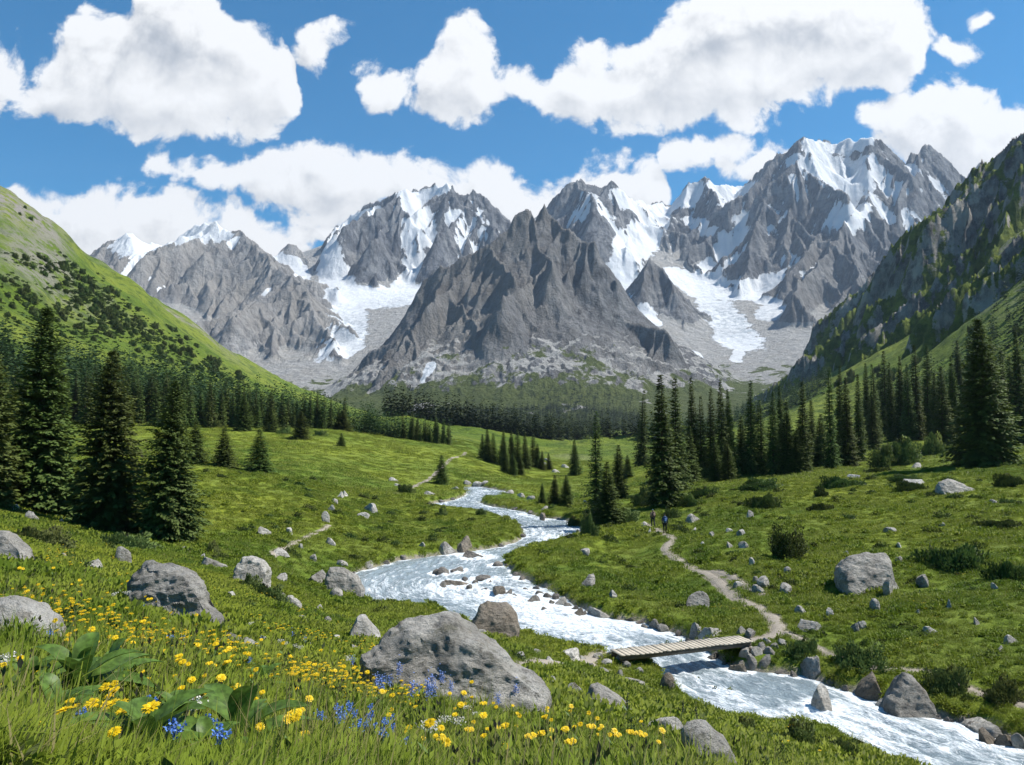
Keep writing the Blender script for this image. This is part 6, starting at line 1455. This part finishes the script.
# far flowers: a haze of tiny yellow heads
P = sample_ground(5200, 9, 60, .72, .5, .2)
keep = fbm(P[:, 0] / 6, P[:, 1] / 6, 3, 55) > np.where((P[:, 0] < -.12 * P[:, 1]) & (P[:, 1] < 34), .02, .26); P = P[keep]
YF = []
for k in range(3):
    V, f = daisy(900 + k, .045); q = np.random.RandomState(k); Vs = []; Fs = []
    for j in range(5): Vs.append(V + np.array([*q.normal(0, .3, 2), q.uniform(.16, .3)])); Fs.append(f + j * len(V))
    YF.append(bpy.data.objects.new('far_blossoms', mesh_np('far_blossoms', np.concatenate(Vs), np.concatenate(Fs), None, False, [YEL])))
gn_scatter('small_flowers', 'tiny yellow flowers sprinkled over the farther meadow', P, np.zeros((len(P), 3)), RG.uniform(.4, .75, len(P)), YF, RG.randint(0, 3, len(P)), 'flowers')
# ---------------------------------------------------------------- footbridge
def m_wood(name, a, b):
    g = NT(name); P = g.obj()
    n = g.noise(g.scale(P, (1.2, 14, 6)), 2.2, 5, .65); n2 = g.noise(P, 1.5, 3, .6)
    c = g.mix(g.rng(n, .3, .7), a, b); c = g.mix(g.rng(n2, .4, .7, 0, .5), c, tuple(x * .6 for x in b))
    return g.finish(g.bsdf(c, .85, g.bump(n, .5, .02), .2))
PLANK = m_wood('weathered_planks', (.30, .26, .20), (.58, .52, .42)); BEAM = m_wood('old_beam', (.08, .065, .05), (.20, .17, .13))
A_ = at(620, 652.5, 39.4); B_ = at(742, 639, 41.9)
def box_v(c, hx, hy, hz, jit=0, r=None):
    V = np.array([[x, y, z] for z in (-hz, hz) for y in (-hy, hy) for x in (-hx, hx)], float)
    if jit: V += r.normal(0, jit, V.shape)
    return V + np.array(c), np.array([[0, 2, 3, 1], [4, 5, 7, 6], [0, 1, 5, 4], [2, 6, 7, 3], [0, 4, 6, 2], [1, 3, 7, 5]])
def build_bridge():
    d = (B_ - A_); L = np.linalg.norm(d[:2]) + .5; ang = math.atan2(d[1], d[0]); c = (A_ + B_) / 2; pit = math.atan2(d[2], np.linalg.norm(d[:2]))
    root = link('footbridge', None, None, c, (0, -pit, ang)); tag(root, 'weathered plank footbridge without rails across the stream', 'bridge')
    r = np.random.RandomState(4); Vs = []; Fs = []; n = 30; w = L / n
    for k in range(n):
        V, f = box_v((-L / 2 + (k + .5) * w, r.normal(0, .02), r.normal(0, .006)), w * .45, .60 + r.normal(0, .025), .024, .004, r); Vs.append(V); Fs.append(f + 8 * k)
    # twist the boards a little
    link('deck', mesh_np('deck', np.concatenate(Vs), np.concatenate(Fs), None, False, [PLANK]), root)
    for s in (-1, 1):
        bm = bmesh.new(); V, f = box_v((0, s * .40, -.15), L / 2 - .02, .075, .12)
        me = mesh_np('beam', V, f, None, False, [BEAM]); bm.from_mesh(me); bmesh.ops.bevel(bm, geom=bm.edges[:], offset=.02, segments=2, affect='EDGES'); bm.to_mesh(me); bm.free()
        link('beam', me, root)
    for x in (-L / 2 + .25, L / 2 - .25):
        V, f = box_v((x, 0, -.32), .11, .62, .05); link('sleeper', mesh_np('sleeper', V, f, None, False, [BEAM]), root)
build_bridge()

# ---------------------------------------------------------------- two hikers seen from behind
def m_cloth(name, col): 
    g = NT(name); c = g.mix(g.noise(g.obj(), 40, 3, .6), tuple(x * .75 for x in col), col); return g.finish(g.bsdf(c, .85, None, .2))
SKIN = m_cloth('skin', (.42, .26, .18))
def limb(pts, rad, mat, name, parent, sub=2, smooth_edges=None):
    """one continuous surface grown round joined joints"""
    me = bpy.data.meshes.new(name); V = [p for p, _ in pts]; 
    me.from_pydata([list(p) for p in V], rad, []); me.update()
    o = link(name, me, parent)
    sk = o.modifiers.new('skin', 'SKIN'); sk.use_smooth_shade = True
    for i, (_, r) in enumerate(pts): me.skin_vertices[0].data[i].radius = (r, r) if not hasattr(r, '__len__') else r
    me.skin_vertices[0].data[0].use_root = True
    ss = o.modifiers.new('subd', 'SUBSURF'); ss.levels = sub; ss.render_levels = sub
    me.materials.append(mat); return o
def hiker(P, rz, H, jacket, trousers, hat, label, stride, packcol, packlabel, arm):
    k = H / 1.75
    root = link('person', None, None, P, (0, 0, rz), k); tag(root, label, 'person', 'hikers on the path')
    s = stride
    J = [((0, 0, .95), (.13, .10)), ((0, .01, 1.12), (.125, .09)), ((0, .03, 1.32), (.155, .10)), ((0, .04, 1.45), (.075, .06)), ((0, .05, 1.52), .05), ((0, .06, 1.60), (.075, .09)), ((0, .06, 1.68), (.075, .09)), ((0, .06, 1.735), (.05, .055)),
         ((-.10, 0, .90), .085), ((-.105, .16 * s, .50), .058), ((-.105, .02 * s + .0, .08), .042), ((-.105, .15 + .02 * s, .035), .04),
         ((.10, 0, .90), .085), ((.105, -.05 * s, .49), .058), ((.105, -.30 * s, .12), .042), ((.105, -.18 * s, .04), .04),
         ((-.20, .03, 1.40), .055), ((-.25, -.06, 1.13), .042), ((-.24, .08 + arm, .90), .032), ((-.235, .12 + arm, .81), (.03, .045)),
         ((.20, .03, 1.40), .055), ((.25, .0, 1.13), .042), ((.24, .14, .92), .032), ((.235, .18, .83), (.03, .045))]
    E = [(0, 1), (1, 2), (2, 3), (3, 4), (4, 5), (5, 6), (6, 7), (0, 8), (8, 9), (9, 10), (10, 11), (0, 12), (12, 13), (13, 14), (14, 15), (2, 16), (16, 17), (17, 18), (18, 19), (2, 20), (20, 21), (21, 22), (22, 23)]
    limb(J, E, SKIN, 'body', root)
    g = 1.22
    T = [(J[i][0], tuple(x * g for x in J[i][1]) if hasattr(J[i][1], '__len__') else J[i][1] * g) for i in (0, 8, 9, 10, 12, 13, 14)]
    limb(T, [(0, 1), (1, 2), (2, 3), (0, 4), (4, 5), (5, 6)], trousers, 'trousers', root)
    T = [((0, 0, .99), (.16, .125)), ((0, .01, 1.12), (.155, .115)), ((0, .03, 1.32), (.18, .125)), ((0, .04, 1.45), (.085, .075))] + [(J[i][0], J[i][1] * 1.35) for i in (16, 17, 18, 20, 21, 22)]
    limb(T, [(0, 1), (1, 2), (2, 3), (2, 4), (4, 5), (5, 6), (2, 7), (7, 8), (8, 9)], jacket, 'jacket', root)
    T = [((0, .05, 1.655), (.088, .103)), ((0, .055, 1.70), (.085, .098)), ((0, .06, 1.75), (.05, .055))]
    limb(T, [(0, 1), (1, 2)], hat, 'hat', root)
    # boots
    for a, b in ((10, 11), (14, 15)):
        limb([(J[a][0], .052), (tuple(np.array(J[a][0]) * [1, 1, .45]), .05), (J[b][0], (.045, .035))], [(0, 1), (1, 2)], m_cloth('boot', (.06, .045, .035)), 'boot', root)
    # rucksack: carried, so a thing of its own
    M = Matrix.Rotation(rz, 3, 'Z'); off = M @ Vector((0, -.20 * k, 1.24 * k))
    pk = link('rucksack', None, None, (P[0] + off[0], P[1] + off[1], P[2] + off[2]), (0, 0, rz), k); tag(pk, packlabel, 'rucksack', 'rucksacks of the two hikers')
    for nm, c, sz, sg in (('bag', (0, 0, 0), (.30, .20, .50), .06), ('top_lid', (0, -.01, .28), (.27, .20, .10), .04), ('front_pocket', (0, -.125, -.08), (.20, .07, .22), .03)):
        bm = bmesh.new(); bmesh.ops.create_cube(bm, size=1)
        for v in bm.verts: v.co = Vector((v.co.x * sz[0], v.co.y * sz[1], v.co.z * sz[2])) + Vector(c)
        bmesh.ops.bevel(bm, geom=bm.edges[:], offset=sg, segments=3, affect='EDGES')
        me = bpy.data.meshes.new(nm); bm.to_mesh(me); bm.free(); me.materials.append(packcol)
        for p in me.polygons: p.use_smooth = True
        link(nm, me, pk)
    for sx in (-.11, .11):
        V, f = tube([(sx, .06, .24), (sx, .16, .30), (sx, .27, .22), (sx, .27, 0), (sx * 1.2, .12, -.2)], .02, 6)
        link('strap', mesh_np('strap', V, f, None, True, [packcol]), pk)
P1 = hit(653, 527, 60, 120)[0]; P2 = hit(665, 533.5, 55, 110)[0]
hiker(P1, .12, 17.5 * P1[1] / F, m_cloth('tan_jacket', (.26, .19, .14)), m_cloth('dark_trousers', (.035, .038, .045)), m_cloth('blue_cap', (.10, .18, .30)), 'farther hiker in tan top and blue cap walking up the path', .9, m_cloth('brown_pack', (.17, .125, .10)), 'brown rucksack on the back of the farther hiker', .02)
hiker(P2, -.1, 19.0 * P2[1] / F, m_cloth('navy_jacket', (.04, .06, .11)), m_cloth('black_trousers', (.025, .026, .03)), m_cloth('dark_cap', (.03, .03, .035)), 'nearer hiker in dark clothes with a blue rucksack on the path', -.8, m_cloth('blue_pack', (.07, .13, .27)), 'blue rucksack on the back of the nearer hiker', -.03)
# ---------------------------------------------------------------- mountain air
def build_haze():
    m = bpy.data.materials.new('mountain_air'); m.use_nodes = True; t = m.node_tree; t.nodes.clear()
    o = t.nodes.new('ShaderNodeOutputMaterial'); v = t.nodes.new('ShaderNodeVolumePrincipled')
    v.inputs['Color'].default_value = (.62, .78, 1.0, 1); v.inputs['Density'].default_value = 3.6e-5; v.inputs['Anisotropy'].default_value = .2
    t.links.new(v.outputs[0], o.inputs['Volume'])
    x0, x1, y0, y1, z0, z1 = -9000, 9000, -400, 8200, -400, 2700
    V = np.array([[x, y, z] for z in (z0, z1) for y in (y0, y1) for x in (x0, x1)], float)
    me = mesh_np('haze', V, np.array([[0, 2, 3, 1], [4, 5, 7, 6], [0, 1, 5, 4], [2, 6, 7, 3], [0, 4, 6, 2], [1, 3, 7, 5]]), None, False, [m])
    tag(link('haze', me), 'thin blue mountain air over the valley', 'haze', None, 'stuff')
build_haze()
# ---------------------------------------------------------------- sky
SKY_STR, SKY_AIR, SKY_SAT, CLOUD_GAIN = .12, 1.0, 1.5, 5.5
# cloud banks by bearing: column, top row, bottom row (top below bottom = a gap of clear sky)
BANKS = [
 [(-250,40,120),(-100,20,140),(0,45,115),(30,60,130),(60,50,140),(72,36,138),(92,22,130),(112,24,128),(128,4,134),(150,-20,140),(200,-20,138),(240,5,138),(280,30,132),(295,70,115),(306,110,85),(330,110,80),(344,100,85),(356,68,112),(385,62,125),(410,80,118),(430,55,128),(450,30,132),(475,25,130),(490,35,125),(505,65,120),(520,65,115),(545,75,120),(560,52,122),(590,40,130),(610,46,135),(632,40,138),(655,26,135),(680,8,134),(705,-10,132),(760,-30,125),(830,-30,115),(880,-20,98),(910,-5,84),(925,5,60),(938,25,25),(952,55,20),(1000,70,10),(1250,60,10)],
 [(-250,200,260),(-50,190,260),(10,190,240),(40,200,250),(60,205,260),(85,190,270),(110,182,270),(150,182,275),(180,184,275),(205,200,270),(235,210,275),(265,225,275),(290,230,270),(310,243,260),(322,262,242),(640,262,242),(655,170,140),(668,140,168),(690,128,172),(710,126,186),(730,130,190),(745,158,182),(760,145,182),(780,145,178),(795,154,166),(808,172,150),(848,150,112),(864,105,132),(880,95,152),(905,90,166),(930,78,172),(960,75,178),(990,85,182),(1024,80,186),(1100,70,190),(1250,90,190)],
 [(-250,195,150),(125,195,150),(140,166,168),(165,152,186),(190,155,192),(220,165,192),(240,172,190),(255,165,196),(275,150,202),(300,150,207),(330,147,213),(355,150,213),(388,172,210),(405,160,216),(430,157,222),(460,162,232),(490,154,234),(520,166,242),(550,182,250),(580,168,250),(610,154,234),(640,160,216),(660,165,208),(674,188,182),(690,240,150),(1250,240,150)],
]
def build_sky():
    w = bpy.data.worlds.new('World'); SC.world = w; w.use_nodes = True
    w.cycles.sampling_method = 'MANUAL'; w.cycles.sample_map_resolution = 512
    t = w.node_tree; t.nodes.clear()
    g = NT.__new__(NT); g.t = t
    out = t.nodes.new('ShaderNodeOutputWorld'); bg = t.nodes.new('ShaderNodeBackground')
    sky = t.nodes.new('ShaderNodeTexSky'); sky.sky_type = 'NISHITA'; sky.sun_disc = False
    sky.sun_elevation = SUN_EL; sky.sun_rotation = SUN_AZ; sky.altitude = 1500; sky.air_density = SKY_AIR; sky.dust_density = .3; sky.ozone_density = 2.5
    bg.inputs['Strength'].default_value = SKY_STR
    d = g.n('ShaderNodeTexCoord').outputs['Generated']
    sx = g.n('ShaderNodeSeparateXYZ'); g.put(sx.inputs[0], d)
    yy = g.math('MAXIMUM', sx.outputs[1], .05)
    a = g.math('DIVIDE', sx.outputs[0], yy); b = g.math('DIVIDE', sx.outputs[2], yy)
    grp = bpy.data.node_groups.new('cloud_mass', 'ShaderNodeTree')
    grp.interface.new_socket('P', in_out='INPUT', socket_type='NodeSocketVector')
    grp.interface.new_socket('D', in_out='OUTPUT', socket_type='NodeSocketFloat')
    grp.interface.new_socket('B', in_out='OUTPUT', socket_type='NodeSocketFloat')
    q = NT.__new__(NT); q.t = grp
    gi = grp.nodes.new('NodeGroupInput'); go = grp.nodes.new('NodeGroupOutput')
    P = gi.outputs[0]
    wn = q.noise(P, 11., 1, .5, 0, 'Color'); wv = q.vmath('SCALE', q.vmath('SUBTRACT', wn, (.5, .5, .5))); wv.node.inputs['Scale'].default_value = .055
    Pw = q.vmath('ADD', P, wv); sp = q.n('ShaderNodeSeparateXYZ'); q.put(sp.inputs[0], Pw)
    A0, A1 = -1.0, 1.0; B0, B1 = -.1, .7
    fx = q.math('MULTIPLY_ADD', sp.outputs[0], 1 / (A1 - A0), -A0 / (A1 - A0))
    acc = None; base = None
    for bank in BANKS:
        ends = []
        for k in (1, 2):
            nd = q.n('ShaderNodeFloatCurve'); q.put(nd.inputs['Value'], fx); nd.inputs['Factor'].default_value = 1
            cm = nd.mapping; cm.use_clip = False; cv = cm.curves[0]
            pts = []
            for r in bank:
                e = at(r[0], r[k], 1.0) - np.array([0, 0, CAMZ])
                pts.append(((e[0] - A0) / (A1 - A0), (e[2] - B0) / (B1 - B0)))
            pts = [p for p in pts if 0 <= p[0] <= 1]
            while len(cv.points) < len(pts): cv.points.new(.5, .5)
            for p_, c_ in zip(cv.points, pts): p_.location = c_; p_.handle_type = 'AUTO_CLAMPED'
            cm.update()
            ends.append(q.math('MULTIPLY_ADD', nd.outputs[0], (B1 - B0), B0))
        up = q.math('SUBTRACT', ends[0], sp.outputs[1]); dn = q.math('SUBTRACT', sp.outputs[1], ends[1])
        m = q.math('SMOOTH_MIN', up, q.math('MULTIPLY', dn, 1.25), .012)
        if acc is None: acc = m; base = q.math('SUBTRACT', up, dn)
        else:
            base = q.mix(q.math('GREATER_THAN', m, acc), base, q.math('SUBTRACT', up, dn)); acc = q.math('MAXIMUM', acc, m)
    for (u, v, rx, ry) in ((322, 50, 30, 22), (973, 46, 34, 17), (986, 22, 20, 12), (724, 152, 40, 26), (325, 230, 16, 9)):
        e = at(u, v, 1.0) - np.array([0, 0, CAMZ])
        w_ = q.vmath('MULTIPLY', q.vmath('SUBTRACT', Pw, (float(e[0]), float(e[2]), 0)), (F / rx, F / ry, 0))
        acc = q.math('MAXIMUM', acc, q.math('MULTIPLY', q.math('SUBTRACT', .92, q.vmath('LENGTH', w_)), .05))
    n1 = q.noise(P, 15., 7, .60, .2)
    den = q.math('ADD', q.math('MULTIPLY', q.math('MAXIMUM', q.math('MINIMUM', acc, .07), -.05), 17.), q.math('MULTIPLY_ADD', q.math('SUBTRACT', n1, .48), 2.5, q.math('MULTIPLY', q.math('SUBTRACT', q.noise(P, 6.5, 2, .5), .50), 1.5)))
    q.put(go.inputs[0], den); q.put(go.inputs[1], base)
    def dens(off):
        cb = g.n('ShaderNodeCombineXYZ'); g.put(cb.inputs[0], g.math('ADD', a, off[0])); g.put(cb.inputs[1], g.math('ADD', b, off[1])); cb.inputs[2].default_value = .37
        nd = t.nodes.new('ShaderNodeGroup'); nd.node_tree = grp; g.put(nd.inputs[0], cb.outputs[0]); return nd.outputs
    D0 = dens((0, 0)); d0 = D0[0]; d1 = dens((.012, .024))[0]
    cov = g.rng(d0, .02, .36)
    cov = g.math('MULTIPLY', cov, g.rng(sx.outputs[1], .02, .2))
    lit = g.math('SUBTRACT', d0, d1)                      # thinner towards the sun: a sunlit edge
    under = g.rng(D0[1], -.06, .09)                       # the flat base of a cumulus lies in its own shade
    lum = g.math('MULTIPLY_ADD', lit, .17, .975)
    thick = g.math('MULTIPLY', g.rng(d1, .2, 1.6), g.math('MULTIPLY_ADD', g.math('SUBTRACT', 1., under), .25, .03))
    lum = g.math('SUBTRACT', lum, thick)
    lum = g.math('MINIMUM', g.math('MAXIMUM', lum, .55), 1.0)
    cc = g.mix(g.rng(lum, .55, .95), (.74, .80, .90), (1., 1., 1.))
    cs = g.vmath('SCALE', cc); g.put(cs.node.inputs['Scale'], g.math('MULTIPLY', g.math('POWER', lum, 1.25), CLOUD_GAIN))
    hs = g.n('ShaderNodeHueSaturation'); g.put(hs.inputs['Color'], sky.outputs[0]); hs.inputs['Saturation'].default_value = SKY_SAT; hs.inputs['Value'].default_value = .74; hs.inputs['Hue'].default_value = .49
    fin = g.mix(cov, hs.outputs[0], cs)
    t.links.new(fin, bg.inputs['Color']); t.links.new(bg.outputs[0], out.inputs['Surface'])
build_sky()
